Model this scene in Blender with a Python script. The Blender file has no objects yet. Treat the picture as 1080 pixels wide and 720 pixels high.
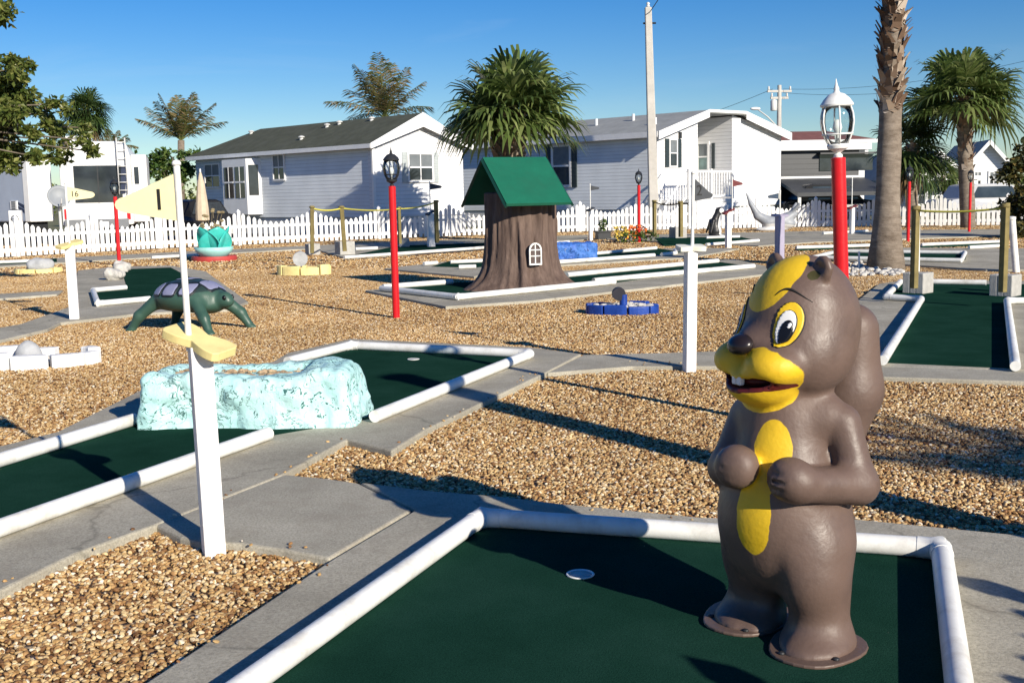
import bpy, bmesh, math, random
import numpy as np
from mathutils import Vector, Matrix
R = math.radians
random.seed(7); rng = np.random.default_rng(7)
S = bpy.context.scene
COL = S.collection

# ------------------------------------------------------------------ camera
F, CH, PITCH, ROLL = 1200.0, 1.55, math.atan(155/1200), 0.020
fw = Vector((0, math.cos(PITCH), -math.sin(PITCH)))
x0 = Vector((1, 0, 0)); u0 = Vector((0, math.sin(PITCH), math.cos(PITCH)))
rt = x0*math.cos(ROLL) - u0*math.sin(ROLL)
up = x0*math.sin(ROLL) + u0*math.cos(ROLL)
CAM = Vector((0, 0, CH))
cd = bpy.data.cameras.new('camera'); cam = bpy.data.objects.new('camera', cd); COL.objects.link(cam)
M = Matrix((rt, up, -fw)).transposed().to_4x4(); M.translation = CAM
cam.matrix_world = M
cd.sensor_width = 36; cd.lens = 36*F/1080; cd.clip_start = .05; cd.clip_end = 3000
S.camera = cam
def ray(px, py): return fw + rt*((px-540)/F) + up*(-(py-360)/F)
def G(px, py, z=0.0):
    d = ray(px, py); t = (z-CH)/d.z; return CAM + d*t
def W(px, py, Y):
    d = ray(px, py); return CAM + d*(Y/d.y)

# ------------------------------------------------------------------ materials
def newmat(name):
    m = bpy.data.materials.new(name); m.use_nodes = True
    nt = m.node_tree; b = nt.nodes['Principled BSDF']
    return m, nt, b
def N(nt, typ, **kw):
    n = nt.nodes.new(typ)
    for k, v in kw.items():
        if k in ('operation','blend_type','data_type','feature','distance','noise_dimensions','voronoi_dimensions','wave_type','bands_direction','wave_profile','mode','rotation_type','interpolation_type','musgrave_type'):
            setattr(n, k, v)
        else: n.inputs[k].default_value = v
    return n
def ramp(nt, stops, interp='LINEAR'):
    n = nt.nodes.new('ShaderNodeValToRGB'); cr = n.color_ramp; cr.interpolation = interp
    while len(cr.elements) < len(stops): cr.elements.new(.5)
    for e, (p, c) in zip(cr.elements, stops):
        e.position = p; e.color = (*c, 1) if len(c) == 3 else c
    return n
def mat(name, col, rough=.6, var=.18, scale=6., bump=.0, bscale=40., spec=.4, metal=0., dirt=None, dscale=2.0, damt=.5):
    """a plain surface: base colour with mottling, optional dirt blotches and fine bump"""
    m, nt, b = newmat(name); L = nt.links.new
    tc = N(nt, 'ShaderNodeTexCoord')
    n1 = N(nt, 'ShaderNodeTexNoise', Scale=scale, Detail=6., Roughness=.65); L(tc.outputs['Object'], n1.inputs['Vector'])
    lo = tuple(max(0, c*(1-var)) for c in col); hi = tuple(min(1, c*(1+var)) for c in col)
    r = ramp(nt, [(.3, lo), (.7, hi)]); L(n1.outputs['Fac'], r.inputs['Fac'])
    out = r.outputs['Color']
    if dirt:
        n2 = N(nt, 'ShaderNodeTexNoise', Scale=dscale, Detail=8., Roughness=.7); L(tc.outputs['Object'], n2.inputs['Vector'])
        r2 = ramp(nt, [(.48, (0,0,0)), (.72, (damt,)*3)]); L(n2.outputs['Fac'], r2.inputs['Fac'])
        mx = N(nt, 'ShaderNodeMix', data_type='RGBA'); L(r2.outputs['Color'], mx.inputs[0]); L(out, mx.inputs[6]); mx.inputs[7].default_value = (*dirt, 1)
        out = mx.outputs[2]
    L(out, b.inputs['Base Color'])
    b.inputs['Roughness'].default_value = rough; b.inputs['Specular IOR Level'].default_value = spec; b.inputs['Metallic'].default_value = metal
    if bump:
        n3 = N(nt, 'ShaderNodeTexNoise', Scale=bscale, Detail=5., Roughness=.6); L(tc.outputs['Object'], n3.inputs['Vector'])
        bp = N(nt, 'ShaderNodeBump', Strength=bump, Distance=.02); L(n3.outputs['Fac'], bp.inputs['Height']); L(bp.outputs['Normal'], b.inputs['Normal'])
    return m
def siding(name, col, pitch=.2):
    m, nt, b = newmat(name); L = nt.links.new
    tc = N(nt, 'ShaderNodeTexCoord'); sp = N(nt, 'ShaderNodeSeparateXYZ'); L(tc.outputs['Object'], sp.inputs[0])
    d = N(nt, 'ShaderNodeMath', operation='DIVIDE'); L(sp.outputs['Z'], d.inputs[0]); d.inputs[1].default_value = pitch
    fr = N(nt, 'ShaderNodeMath', operation='FRACT'); L(d.outputs[0], fr.inputs[0])
    inv = N(nt, 'ShaderNodeMath', operation='SUBTRACT'); inv.inputs[0].default_value = 1; L(fr.outputs[0], inv.inputs[1])
    bp = N(nt, 'ShaderNodeBump', Strength=1., Distance=.03); L(inv.outputs[0], bp.inputs['Height']); L(bp.outputs['Normal'], b.inputs['Normal'])
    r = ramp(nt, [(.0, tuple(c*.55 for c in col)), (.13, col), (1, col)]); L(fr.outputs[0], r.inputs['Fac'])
    n1 = N(nt, 'ShaderNodeTexNoise', Scale=.8, Detail=5.); L(tc.outputs['Object'], n1.inputs['Vector'])
    r2 = ramp(nt, [(.3, (.86,)*3), (.7, (1,1,1))]); L(n1.outputs['Fac'], r2.inputs['Fac'])
    mx = N(nt, 'ShaderNodeMix', data_type='RGBA', blend_type='MULTIPLY'); mx.inputs[0].default_value = 1; L(r.outputs['Color'], mx.inputs[6]); L(r2.outputs['Color'], mx.inputs[7])
    L(mx.outputs[2], b.inputs['Base Color']); b.inputs['Roughness'].default_value = .55
    return m
def foliage(name, stops, trans=.25, rough=.5):
    m, nt, b = newmat(name); L = nt.links.new
    g = N(nt, 'ShaderNodeNewGeometry'); r = ramp(nt, stops); L(g.outputs['Random Per Island'], r.inputs['Fac'])
    L(r.outputs['Color'], b.inputs['Base Color']); b.inputs['Roughness'].default_value = rough; b.inputs['Specular IOR Level'].default_value = .35
    t = N(nt, 'ShaderNodeBsdfTranslucent'); L(r.outputs['Color'], t.inputs['Color'])
    ms = N(nt, 'ShaderNodeMixShader'); ms.inputs[0].default_value = trans
    L(b.outputs[0], ms.inputs[1]); L(t.outputs[0], ms.inputs[2]); L(ms.outputs[0], nt.nodes['Material Output'].inputs['Surface'])
    return m
def glassmat(name, col=(.02,.025,.03), rough=.05):
    m, nt, b = newmat(name)
    tc = N(nt, 'ShaderNodeTexCoord'); n = N(nt, 'ShaderNodeTexNoise', Scale=1.3, Detail=3.); nt.links.new(tc.outputs['Object'], n.inputs['Vector'])
    r = ramp(nt, [(.35, col), (.7, tuple(c*2.2 for c in col))]); nt.links.new(n.outputs['Fac'], r.inputs['Fac']); nt.links.new(r.outputs['Color'], b.inputs['Base Color'])
    b.inputs['Roughness'].default_value = rough; b.inputs['Specular IOR Level'].default_value = .6
    return m

MT = {}
MT['white'] = mat('white_pvc', (.80,.80,.765), .42, .07, 4, dirt=(.40,.36,.29), dscale=3.5, damt=.7, bump=.05)
MT['white_wood'] = mat('white_painted_wood', (.82,.81,.79), .5, .05, 9, dirt=(.5,.46,.4), dscale=3.5, damt=.35, bump=.12, bscale=60)
MT['fence'] = mat('white_vinyl', (.84,.84,.83), .4, .04, 3, dirt=(.55,.53,.48), dscale=1.5, damt=.3)
MT['red'] = mat('red_paint', (.62,.012,.018), .3, .12, 5, dirt=(.3,.02,.02), dscale=9, damt=.3, bump=.06)
MT['black'] = mat('black_metal', (.025,.027,.03), .45, .2, 12)
MT['lampwhite'] = mat('white_cast_metal', (.8,.8,.77), .4, .05, 10, dirt=(.45,.42,.36), dscale=25, damt=.4)
MT['yellow'] = mat('pale_yellow_paint', (.82,.69,.3), .5, .1, 9, dirt=(.5,.38,.15), dscale=12, damt=.35, bump=.08)
MT['flagyellow'] = mat('cream_yellow_board', (.85,.77,.45), .5, .05, 8, dirt=(.6,.52,.3), dscale=6, damt=.25)
MT['flagwhite'] = mat('cream_board', (.8,.78,.66), .5, .05, 8)
MT['flaggrey'] = mat('grey_board', (.055,.06,.068), .5, .12, 8)
MT['maroon'] = mat('maroon_board', (.16,.03,.03), .5, .12, 8)
MT['ink'] = mat('black_lettering', (.015,.015,.015), .6, .1)
MT['green_roof'] = mat('green_painted_board', (.012,.125,.072), .45, .12, 3, dirt=(.02,.10,.06), dscale=2, damt=.5, bump=.05)
MT['wood'] = mat('weathered_stake', (.2,.16,.06), .8, .25, 8, bump=.3, bscale=30)
MT['rope'] = mat('yellow_rope', (.55,.50,.08), .6, .12, 30)
MT['block'] = mat('concrete_block', (.42,.41,.38), .9, .15, 12, bump=.5, bscale=60)
MT['glass'] = glassmat('window_glass')
MT['glassgreen'] = glassmat('curtained_glass', (.10,.16,.15), .12)
MT['shutter'] = mat('dark_shutter', (.03,.045,.05), .5, .15)
MT['shutterpale'] = mat('grey_shutter', (.42,.46,.46), .5, .1)
MT['trim'] = mat('white_trim', (.8,.8,.79), .5, .05, 3)
MT['aqua'] = None

def concrete(name):
    m, nt, b = newmat(name); L = nt.links.new
    tc = N(nt, 'ShaderNodeTexCoord')
    n1 = N(nt, 'ShaderNodeTexNoise', Scale=1.1, Detail=9., Roughness=.68); L(tc.outputs['Object'], n1.inputs['Vector'])
    r1 = ramp(nt, [(.3, (.34,.315,.25)), (.52, (.465,.432,.345)), (.72, (.585,.545,.44))]); L(n1.outputs['Fac'], r1.inputs['Fac'])
    n2 = N(nt, 'ShaderNodeTexNoise', Scale=90., Detail=4., Roughness=.8); L(tc.outputs['Object'], n2.inputs['Vector'])
    r2 = ramp(nt, [(.32, (.42,)*3), (.58, (1.,)*3), (.75, (1.12,)*3)]); L(n2.outputs['Fac'], r2.inputs['Fac'])
    mx = N(nt, 'ShaderNodeMix', data_type='RGBA', blend_type='MULTIPLY'); mx.inputs[0].default_value = .75; L(r1.outputs['Color'], mx.inputs[6]); L(r2.outputs['Color'], mx.inputs[7])
    # stains
    n4 = N(nt, 'ShaderNodeTexNoise', Scale=3.2, Detail=9., Roughness=.75, Distortion=.6); L(tc.outputs['Object'], n4.inputs['Vector'])
    r4 = ramp(nt, [(.5, (0,0,0)), (.68, (.6,)*3)]); L(n4.outputs['Fac'], r4.inputs['Fac'])
    mx2 = N(nt, 'ShaderNodeMix', data_type='RGBA'); L(r4.outputs['Color'], mx2.inputs[0]); L(mx.outputs[2], mx2.inputs[6]); mx2.inputs[7].default_value = (.30,.265,.205,1)
    # cracks
    v = N(nt, 'ShaderNodeTexVoronoi', feature='DISTANCE_TO_EDGE', Scale=.42)
    nd = N(nt, 'ShaderNodeTexNoise', Scale=3., Detail=4.); L(tc.outputs['Object'], nd.inputs['Vector'])
    va = N(nt, 'ShaderNodeVectorMath', operation='MULTIPLY_ADD'); L(nd.outputs['Color'], va.inputs[0]); va.inputs[1].default_value = (.35,.35,.35); L(tc.outputs['Object'], va.inputs[2])
    L(va.outputs[0], v.inputs['Vector'])
    rc = ramp(nt, [(.0, (.45,)*3), (.006, (1,1,1))]); L(v.outputs['Distance'], rc.inputs['Fac'])
    mx3 = N(nt, 'ShaderNodeMix', data_type='RGBA', blend_type='MULTIPLY'); mx3.inputs[0].default_value = .6; L(mx2.outputs[2], mx3.inputs[6]); L(rc.outputs['Color'], mx3.inputs[7])
    L(mx3.outputs[2], b.inputs['Base Color']); b.inputs['Roughness'].default_value = .9; b.inputs['Specular IOR Level'].default_value = .2
    bp = N(nt, 'ShaderNodeBump', Strength=.35, Distance=.01); L(n2.outputs['Fac'], bp.inputs['Height']); L(bp.outputs['Normal'], b.inputs['Normal'])
    return m
MT['concrete'] = concrete('concrete')

def carpetmat():
    m, nt, b = newmat('green_carpet'); L = nt.links.new
    tc = N(nt, 'ShaderNodeTexCoord')
    n1 = N(nt, 'ShaderNodeTexNoise', Scale=1.4, Detail=8., Roughness=.65); L(tc.outputs['Object'], n1.inputs['Vector'])
    r1 = ramp(nt, [(.28, (.008,.034,.022)), (.5, (.012,.046,.031)), (.72, (.018,.058,.041))]); L(n1.outputs['Fac'], r1.inputs['Fac'])
    n2 = N(nt, 'ShaderNodeTexNoise', Scale=260., Detail=2.); L(tc.outputs['Object'], n2.inputs['Vector'])
    v = N(nt, 'ShaderNodeTexVoronoi', Scale=7.); L(tc.outputs['Object'], v.inputs['Vector'])
    nv = N(nt, 'ShaderNodeTexNoise', Scale=5., Detail=2.); L(tc.outputs['Object'], nv.inputs['Vector'])
    # a few specks of grit
    r3 = ramp(nt, [(.0, (1,1,1)), (.018, (1,1,1)), (.024, (0,0,0))]); L(v.outputs['Distance'], r3.inputs['Fac'])
    gate = N(nt, 'ShaderNodeMath', operation='GREATER_THAN'); L(v.outputs['Color'], gate.inputs[0]); gate.inputs[1].default_value = .62
    n7 = N(nt, 'ShaderNodeTexNoise', Scale=150., Detail=3., Roughness=.7); L(tc.outputs['Object'], n7.inputs['Vector'])
    r7 = ramp(nt, [(.35, (.72,)*3), (.65, (1.22,)*3)]); L(n7.outputs['Fac'], r7.inputs['Fac'])
    mp7 = N(nt, 'ShaderNodeMix', data_type='RGBA', blend_type='MULTIPLY'); mp7.inputs[0].default_value = 1; L(r1.outputs['Color'], mp7.inputs[6]); L(r7.outputs['Color'], mp7.inputs[7])
    gm = N(nt, 'ShaderNodeMath', operation='MULTIPLY'); L(r3.outputs['Color'], gm.inputs[0]); L(gate.outputs[0], gm.inputs[1])
    mx = N(nt, 'ShaderNodeMix', data_type='RGBA'); L(gm.outputs[0], mx.inputs[0]); L(mp7.outputs[2], mx.inputs[6]); mx.inputs[7].default_value = (.25,.22,.16,1)
    L(mx.outputs[2], b.inputs['Base Color']); b.inputs['Roughness'].default_value = 1.; b.inputs['Specular IOR Level'].default_value = .0
    b.inputs['Sheen Weight'].default_value = 0
    bp = N(nt, 'ShaderNodeBump', Strength=.5, Distance=.004); L(n2.outputs['Fac'], bp.inputs['Height']); L(bp.outputs['Normal'], b.inputs['Normal'])
    return m
MT['carpet'] = carpetmat()

def gravelmat():
    m, nt, b = newmat('gravel_bed'); L = nt.links.new
    tc = N(nt, 'ShaderNodeTexCoord')
    v = N(nt, 'ShaderNodeTexVoronoi', Scale=24., Randomness=1.); L(tc.outputs['Object'], v.inputs['Vector'])
    sep = N(nt, 'ShaderNodeSeparateColor'); L(v.outputs['Color'], sep.inputs[0])
    r = ramp(nt, [(.0, (.22,.12,.05)), (.25, (.42,.25,.11)), (.5, (.58,.39,.19)), (.75, (.68,.5,.28)), (1., (.82,.72,.55))]); L(sep.outputs[0], r.inputs['Fac'])
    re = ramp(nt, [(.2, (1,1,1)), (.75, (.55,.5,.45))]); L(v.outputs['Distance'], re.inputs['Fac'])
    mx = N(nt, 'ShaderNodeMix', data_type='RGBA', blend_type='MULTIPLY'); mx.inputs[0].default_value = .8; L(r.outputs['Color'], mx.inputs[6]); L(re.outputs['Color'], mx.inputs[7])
    n = N(nt, 'ShaderNodeTexNoise', Scale=.5, Detail=5., Roughness=.6); L(tc.outputs['Object'], n.inputs['Vector'])
    rn = ramp(nt, [(.35, (.72,.68,.62)), (.65, (1.05,1.02,1.))]); L(n.outputs['Fac'], rn.inputs['Fac'])
    mx2 = N(nt, 'ShaderNodeMix', data_type='RGBA', blend_type='MULTIPLY'); mx2.inputs[0].default_value = 1.; L(mx.outputs[2], mx2.inputs[6]); L(rn.outputs['Color'], mx2.inputs[7])
    L(mx2.outputs[2], b.inputs['Base Color']); b.inputs['Roughness'].default_value = .8
    inv = N(nt, 'ShaderNodeMath', operation='SUBTRACT'); inv.inputs[0].default_value = 1.; L(v.outputs['Distance'], inv.inputs[1])
    bp = N(nt, 'ShaderNodeBump', Strength=.9, Distance=.03); L(inv.outputs[0], bp.inputs['Height']); L(bp.outputs['Normal'], b.inputs['Normal'])
    return m
MT['gravel'] = gravelmat()
def stonemat(name, stops):
    m, nt, b = newmat(name); L = nt.links.new
    oi = N(nt, 'ShaderNodeObjectInfo'); r = ramp(nt, stops); L(oi.outputs['Random'], r.inputs['Fac'])
    g = N(nt, 'ShaderNodeNewGeometry')
    n = N(nt, 'ShaderNodeTexNoise', Scale=60., Detail=3.); L(g.outputs['Position'], n.inputs['Vector'])
    rn = ramp(nt, [(.3, (.75,.72,.7)), (.7, (1.1,1.1,1.1))]); L(n.outputs['Fac'], rn.inputs['Fac'])
    n2 = N(nt, 'ShaderNodeTexNoise', Scale=.55, Detail=4.); L(g.outputs['Position'], n2.inputs['Vector'])
    rn2 = ramp(nt, [(.35, (.78,.74,.68)), (.65, (1.05,1.03,1.))]); L(n2.outputs['Fac'], rn2.inputs['Fac'])
    mx = N(nt, 'ShaderNodeMix', data_type='RGBA', blend_type='MULTIPLY'); mx.inputs[0].default_value = 1.; L(r.outputs['Color'], mx.inputs[6]); L(rn.outputs['Color'], mx.inputs[7])
    mx2 = N(nt, 'ShaderNodeMix', data_type='RGBA', blend_type='MULTIPLY'); mx2.inputs[0].default_value = 1.; L(mx.outputs[2], mx2.inputs[6]); L(rn2.outputs['Color'], mx2.inputs[7])
    L(mx2.outputs[2], b.inputs['Base Color']); b.inputs['Roughness'].default_value = .6; b.inputs['Specular IOR Level'].default_value = .35
    return m
MT['stone'] = stonemat('river_stone', [(.0, (.13,.065,.025)), (.18, (.30,.155,.06)), (.40, (.48,.305,.125)), (.64, (.60,.42,.195)), (.84, (.69,.54,.30)), (.95, (.80,.69,.49)), (1., (.86,.81,.70))])
MT['whitestone'] = mat('white_stone', (.52,.50,.46), .7, .15, 9, bump=.2)

# ------------------------------------------------------------------ mesh builder
class MB:
    def __init__(s): s.v = []; s.f = []
    def add(s, vs, fs):
        o = len(s.v); s.v.extend([tuple(p) for p in vs]); s.f.extend([tuple(i+o for i in f) for f in fs]); return s
    def box(s, c, d, rz=0., tilt=None):
        x, y, z = d[0]/2, d[1]/2, d[2]/2
        Mx = Matrix.Rotation(rz, 3, 'Z')
        if tilt is not None: Mx = Mx @ tilt
        vs = [Vector(c) + Mx @ Vector(p) for p in ((-x,-y,-z),(x,-y,-z),(x,y,-z),(-x,y,-z),(-x,-y,z),(x,-y,z),(x,y,z),(-x,y,z))]
        return s.add(vs, [(0,3,2,1),(4,5,6,7),(0,1,5,4),(1,2,6,5),(2,3,7,6),(3,0,4,7)])
    def bx(s, a, b):
        return s.box([(a[i]+b[i])/2 for i in range(3)], [abs(b[i]-a[i]) for i in range(3)])
    def tube(s, pts, r, n=10, cap=True):
        pts = [Vector(p) for p in pts]; rs = r if isinstance(r, (list, tuple)) else [r]*len(pts)
        vs = []; prev = None
        for i, p in enumerate(pts):
            a = pts[max(i-1, 0)]; b_ = pts[min(i+1, len(pts)-1)]; d = (b_-a).normalized()
            if prev is None:
                ref = Vector((0,0,1)) if abs(d.z) < .9 else Vector((1,0,0)); e1 = d.cross(ref).normalized()
            else: e1 = (prev - d*prev.dot(d)).normalized()
            prev = e1; e2 = d.cross(e1)
            k = 1.
            if 0 < i < len(pts)-1:
                c = (pts[i]-a).normalized().dot((b_-pts[i]).normalized()); k = 1/max(.5, math.sqrt(max(.05,(1+c)/2)))
            for j in range(n):
                t = 2*math.pi*j/n; vs.append(p + (e1*math.cos(t)+e2*math.sin(t))*rs[i]*(k if k < 1.5 else 1.5))
        fs = [(i*n+j, i*n+(j+1)%n, (i+1)*n+(j+1)%n, (i+1)*n+j) for i in range(len(pts)-1) for j in range(n)]
        if cap: fs += [tuple(range(n-1,-1,-1)), tuple((len(pts)-1)*n+j for j in range(n))]
        return s.add(vs, fs)
    def lathe(s, prof, n=16, c=(0,0,0), arc=None):
        vs = []; 
        for (r, z) in prof:
            for j in range(n):
                t = 2*math.pi*j/n; vs.append((c[0]+r*math.cos(t), c[1]+r*math.sin(t), c[2]+z))
        m = len(prof)
        fs = [(i*n+j, i*n+(j+1)%n, (i+1)*n+(j+1)%n, (i+1)*n+j) for i in range(m-1) for j in range(n)]
        fs += [tuple(range(n-1,-1,-1)), tuple((m-1)*n+j for j in range(n))]
        return s.add(vs, fs)
    def prism(s, poly, z0, z1):
        n = len(poly)
        if sum(poly[i][0]*poly[(i+1)%n][1]-poly[(i+1)%n][0]*poly[i][1] for i in range(n)) < 0: poly = poly[::-1]
        vs = [(p[0],p[1],z0) for p in poly] + [(p[0],p[1],z1) for p in poly]
        return s.add(vs, [tuple(range(n-1,-1,-1)), tuple(range(n,2*n))] + [(i,(i+1)%n,n+(i+1)%n,n+i) for i in range(n)])
    def plate(s, poly, o, ax, ay, th):
        """polygon in the plane (ax, ay) at o, thickness th along the normal"""
        ax = Vector(ax); ay = Vector(ay); nn = ax.cross(ay).normalized(); o = Vector(o); n = len(poly)
        if sum(poly[i][0]*poly[(i+1)%n][1]-poly[(i+1)%n][0]*poly[i][1] for i in range(n)) < 0: poly = poly[::-1]
        vs = [o+ax*p[0]+ay*p[1]-nn*th/2 for p in poly]+[o+ax*p[0]+ay*p[1]+nn*th/2 for p in poly]
        return s.add(vs, [tuple(range(n-1,-1,-1)), tuple(range(n,2*n))] + [(i,(i+1)%n,n+(i+1)%n,n+i) for i in range(n)])
    def ell(s, c, r, n=14, m=9):
        vs = []; 
        for i in range(1, m):
            ph = math.pi*i/m
            for j in range(n):
                t = 2*math.pi*j/n; vs.append((c[0]+r[0]*math.sin(ph)*math.cos(t), c[1]+r[1]*math.sin(ph)*math.sin(t), c[2]+r[2]*math.cos(ph)))
        k = len(vs); vs += [(c[0],c[1],c[2]+r[2]), (c[0],c[1],c[2]-r[2])]
        fs = [(i*n+j, (i+1)*n+j, (i+1)*n+(j+1)%n, i*n+(j+1)%n) for i in range(m-2) for j in range(n)]
        fs += [(k, j, (j+1)%n) for j in range(n)] + [(k+1, (m-2)*n+(j+1)%n, (m-2)*n+j) for j in range(n)]
        return s.add(vs, fs)
    def build(s, name, m, parent=None, smooth=False, world=False, bevel=0., sharp=None):
        me = bpy.data.meshes.new(name)
        vs = s.v
        if world and parent is not None:
            root = parent
            while root.parent: root = root.parent
            inv = (Matrix.Translation(root.location) @ root.rotation_euler.to_matrix().to_4x4()).inverted()
            vs = [tuple(inv @ Vector(p)) for p in vs]
        me.from_pydata(vs, [], s.f); me.update()
        ms = m if isinstance(m, (list, tuple)) else [m]
        for x in ms: me.materials.append(x)
        if smooth:
            me.polygons.foreach_set('use_smooth', [True]*len(me.polygons))
            if sharp: me.set_sharp_from_angle(angle=R(sharp))
        o = bpy.data.objects.new(name, me); COL.objects.link(o); o.parent = parent
        if bevel:
            b = o.modifiers.new('bevel', 'BEVEL'); b.width = bevel; b.segments = 2; b.limit_method = 'ANGLE'; b.angle_limit = R(40)
        return o
def thing(name, label, cat, loc=(0,0,0), rz=0., group=None, kind=None):
    o = bpy.data.objects.new(name, None); COL.objects.link(o); o.empty_display_size = .1
    o.location = loc; o.rotation_euler = (0,0,rz)
    return tag(o, label, cat, group, kind)
def tag(o, label=None, cat=None, group=None, kind=None):
    if label: o['label'] = label
    if cat: o['category'] = cat
    if group: o['group'] = group
    if kind: o['kind'] = kind
    return o
def struct(o): o['kind'] = 'structure'; return o
def dup(root, loc, rz=0., label=None, group=None, scale=None, tilt=None):
    def cp(o, parent):
        c = o.copy(); COL.objects.link(c)
        if parent is not None: c.parent = parent
        for ch in KIDS.get(o.name, []): KIDS.setdefault(c.name, []).append(cp(ch, c))
        return c
    r = cp(root, None); r.location = loc; r.rotation_euler = (tilt[0] if tilt else 0, tilt[1] if tilt else 0, rz)
    if label: r['label'] = label
    if group: r['group'] = group
    if scale: r.scale = (scale,)*3 if not isinstance(scale, tuple) else scale
    return r
KIDS = {}
def index_kids(root):
    """remember the children of a thing before it is copied"""
    for o in list(bpy.data.objects):
        if o.parent is not None:
            k = KIDS.setdefault(o.parent.name, [])
            if o not in k: k.append(o)
def text(body, size, m, parent, Mx, name='number', ext=.002):
    c = bpy.data.curves.new(name, 'FONT'); c.body = body; c.size = size; c.extrude = ext; c.align_x = 'CENTER'; c.align_y = 'CENTER'
    c.materials.append(m); o = bpy.data.objects.new(name, c); COL.objects.link(o); o.parent = parent; o.matrix_local = Mx
    return o

# ------------------------------------------------------------------ implicit surfaces
def smin(a, b, k):
    h = np.clip(.5+.5*(b-a)/k, 0, 1); return b*(1-h)+a*h-k*h*(1-h)
def smax(a, b, k): return -smin(-a, -b, k)
def sell(P, c, r):
    q = P-np.array(c); r = np.array(r); k0 = np.linalg.norm(q/r, axis=-1); k1 = np.linalg.norm(q/(r*r), axis=-1)
    return k0*(k0-1)/np.maximum(k1, 1e-6)
def scap(P, a, b, ra, rb):
    a = np.array(a, float); b = np.array(b, float); ba = b-a; h = np.clip(((P-a)@ba)/(ba@ba), 0, 1)
    return np.linalg.norm(P-a-h[..., None]*ba, axis=-1)-(ra+(rb-ra)*h)
def sbox(P, c, d, r=.02):
    q = np.abs(P-np.array(c))-(np.array(d)/2-r)
    return np.linalg.norm(np.maximum(q, 0), axis=-1)+np.minimum(q.max(-1), 0)-r
def vnoise(P, sc, seed=0):
    """smooth value noise on an array of points"""
    q = P*sc+seed*17.3; i = np.floor(q).astype(np.int64); f = q-i; f = f*f*(3-2*f)
    def hsh(ix, iy, iz):
        h = (ix*374761393+iy*668265263+iz*2147483647+seed*1274126177) & 0xffffffff
        h = ((h ^ (h >> 13))*1274126177) & 0xffffffff
        return ((h ^ (h >> 16)) & 0xffff)/65535.
    x, y, z = i[..., 0], i[..., 1], i[..., 2]; fx, fy, fz = f[..., 0], f[..., 1], f[..., 2]
    def L(a, b, t): return a+(b-a)*t
    return L(L(L(hsh(x,y,z),hsh(x+1,y,z),fx),L(hsh(x,y+1,z),hsh(x+1,y+1,z),fx),fy), L(L(hsh(x,y,z+1),hsh(x+1,y,z+1),fx),L(hsh(x,y+1,z+1),hsh(x+1,y+1,z+1),fx),fy), fz)-.5
def surf(f, lo, hi, h):
    """surface nets of the zero level of f"""
    ax = [np.arange(lo[i], hi[i]+h, h) for i in range(3)]
    P = np.stack(np.meshgrid(*ax, indexing='ij'), -1); D = f(P)
    ins = D < 0; n = [len(a) for a in ax]
    c = np.zeros([k-1 for k in n]+[3]); w = np.zeros([k-1 for k in n])
    offs = [(0,0,0),(1,0,0),(0,1,0),(1,1,0),(0,0,1),(1,0,1),(0,1,1),(1,1,1)]
    sl = lambda A, o: A[o[0]:o[0]+n[0]-1, o[1]:o[1]+n[1]-1, o[2]:o[2]+n[2]-1]
    for a in range(8):
        for b in range(a+1, 8):
            oa, ob = offs[a], offs[b]
            if sum(abs(oa[i]-ob[i]) for i in range(3)) != 1: continue
            da, db = sl(D, oa), sl(D, ob); cr = (da < 0) != (db < 0)
            t = np.where(cr, da/np.where(np.abs(da-db) < 1e-12, 1, da-db), 0)
            for i in range(3): c[..., i] += np.where(cr, oa[i]+t*(ob[i]-oa[i]), 0)
            w += cr
    act = w > 0; idx = -np.ones(w.shape, int); idx[act] = np.arange(act.sum())
    ijk = np.argwhere(act); V = (ijk+c[act]/w[act][:, None])*h+np.array(lo)
    Fs = []
    for k in range(3):
        u, v = (k+1) % 3, (k+2) % 3
        A = ins; s0 = [slice(None)]*3; s1 = [slice(None)]*3; s0[k] = slice(0, -1); s1[k] = slice(1, None)
        d = A[tuple(s0)].astype(int)-A[tuple(s1)].astype(int)
        e = np.argwhere(d != 0); e = e[(e[:, u] > 0) & (e[:, v] > 0) & (e[:, u] < n[u]-1) & (e[:, v] < n[v]-1)]
        sg = d[tuple(e.T)]
        def at(du, dv):
            q = e.copy(); q[:, u] -= du; q[:, v] -= dv; return idx[tuple(q.T)]
        q = np.stack([at(1,1), at(0,1), at(0,0), at(1,0)], 1); q[sg < 0] = q[sg < 0][:, ::-1]
        Fs.append(q)
    return V, np.concatenate(Fs)
def sdf_obj(name, f, lo, hi, h, m, parent, relax=1):
    V, Q = surf(f, lo, hi, h)
    A, B, C_ = V[Q[:, 0]], V[Q[:, 1]], V[Q[:, 2]]
    if (A*np.cross(B, C_)).sum() < 0: Q = Q[:, ::-1]
    me = bpy.data.meshes.new(name); me.from_pydata(V.tolist(), [], Q.tolist()); me.update()
    for x in (m if isinstance(m, (list, tuple)) else [m]): me.materials.append(x)
    me.polygons.foreach_set('use_smooth', [True]*len(me.polygons))
    o = bpy.data.objects.new(name, me); COL.objects.link(o); o.parent = parent
    if relax:
        md = o.modifiers.new('smooth', 'SMOOTH'); md.factor = .5; md.iterations = relax
    return o
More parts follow.
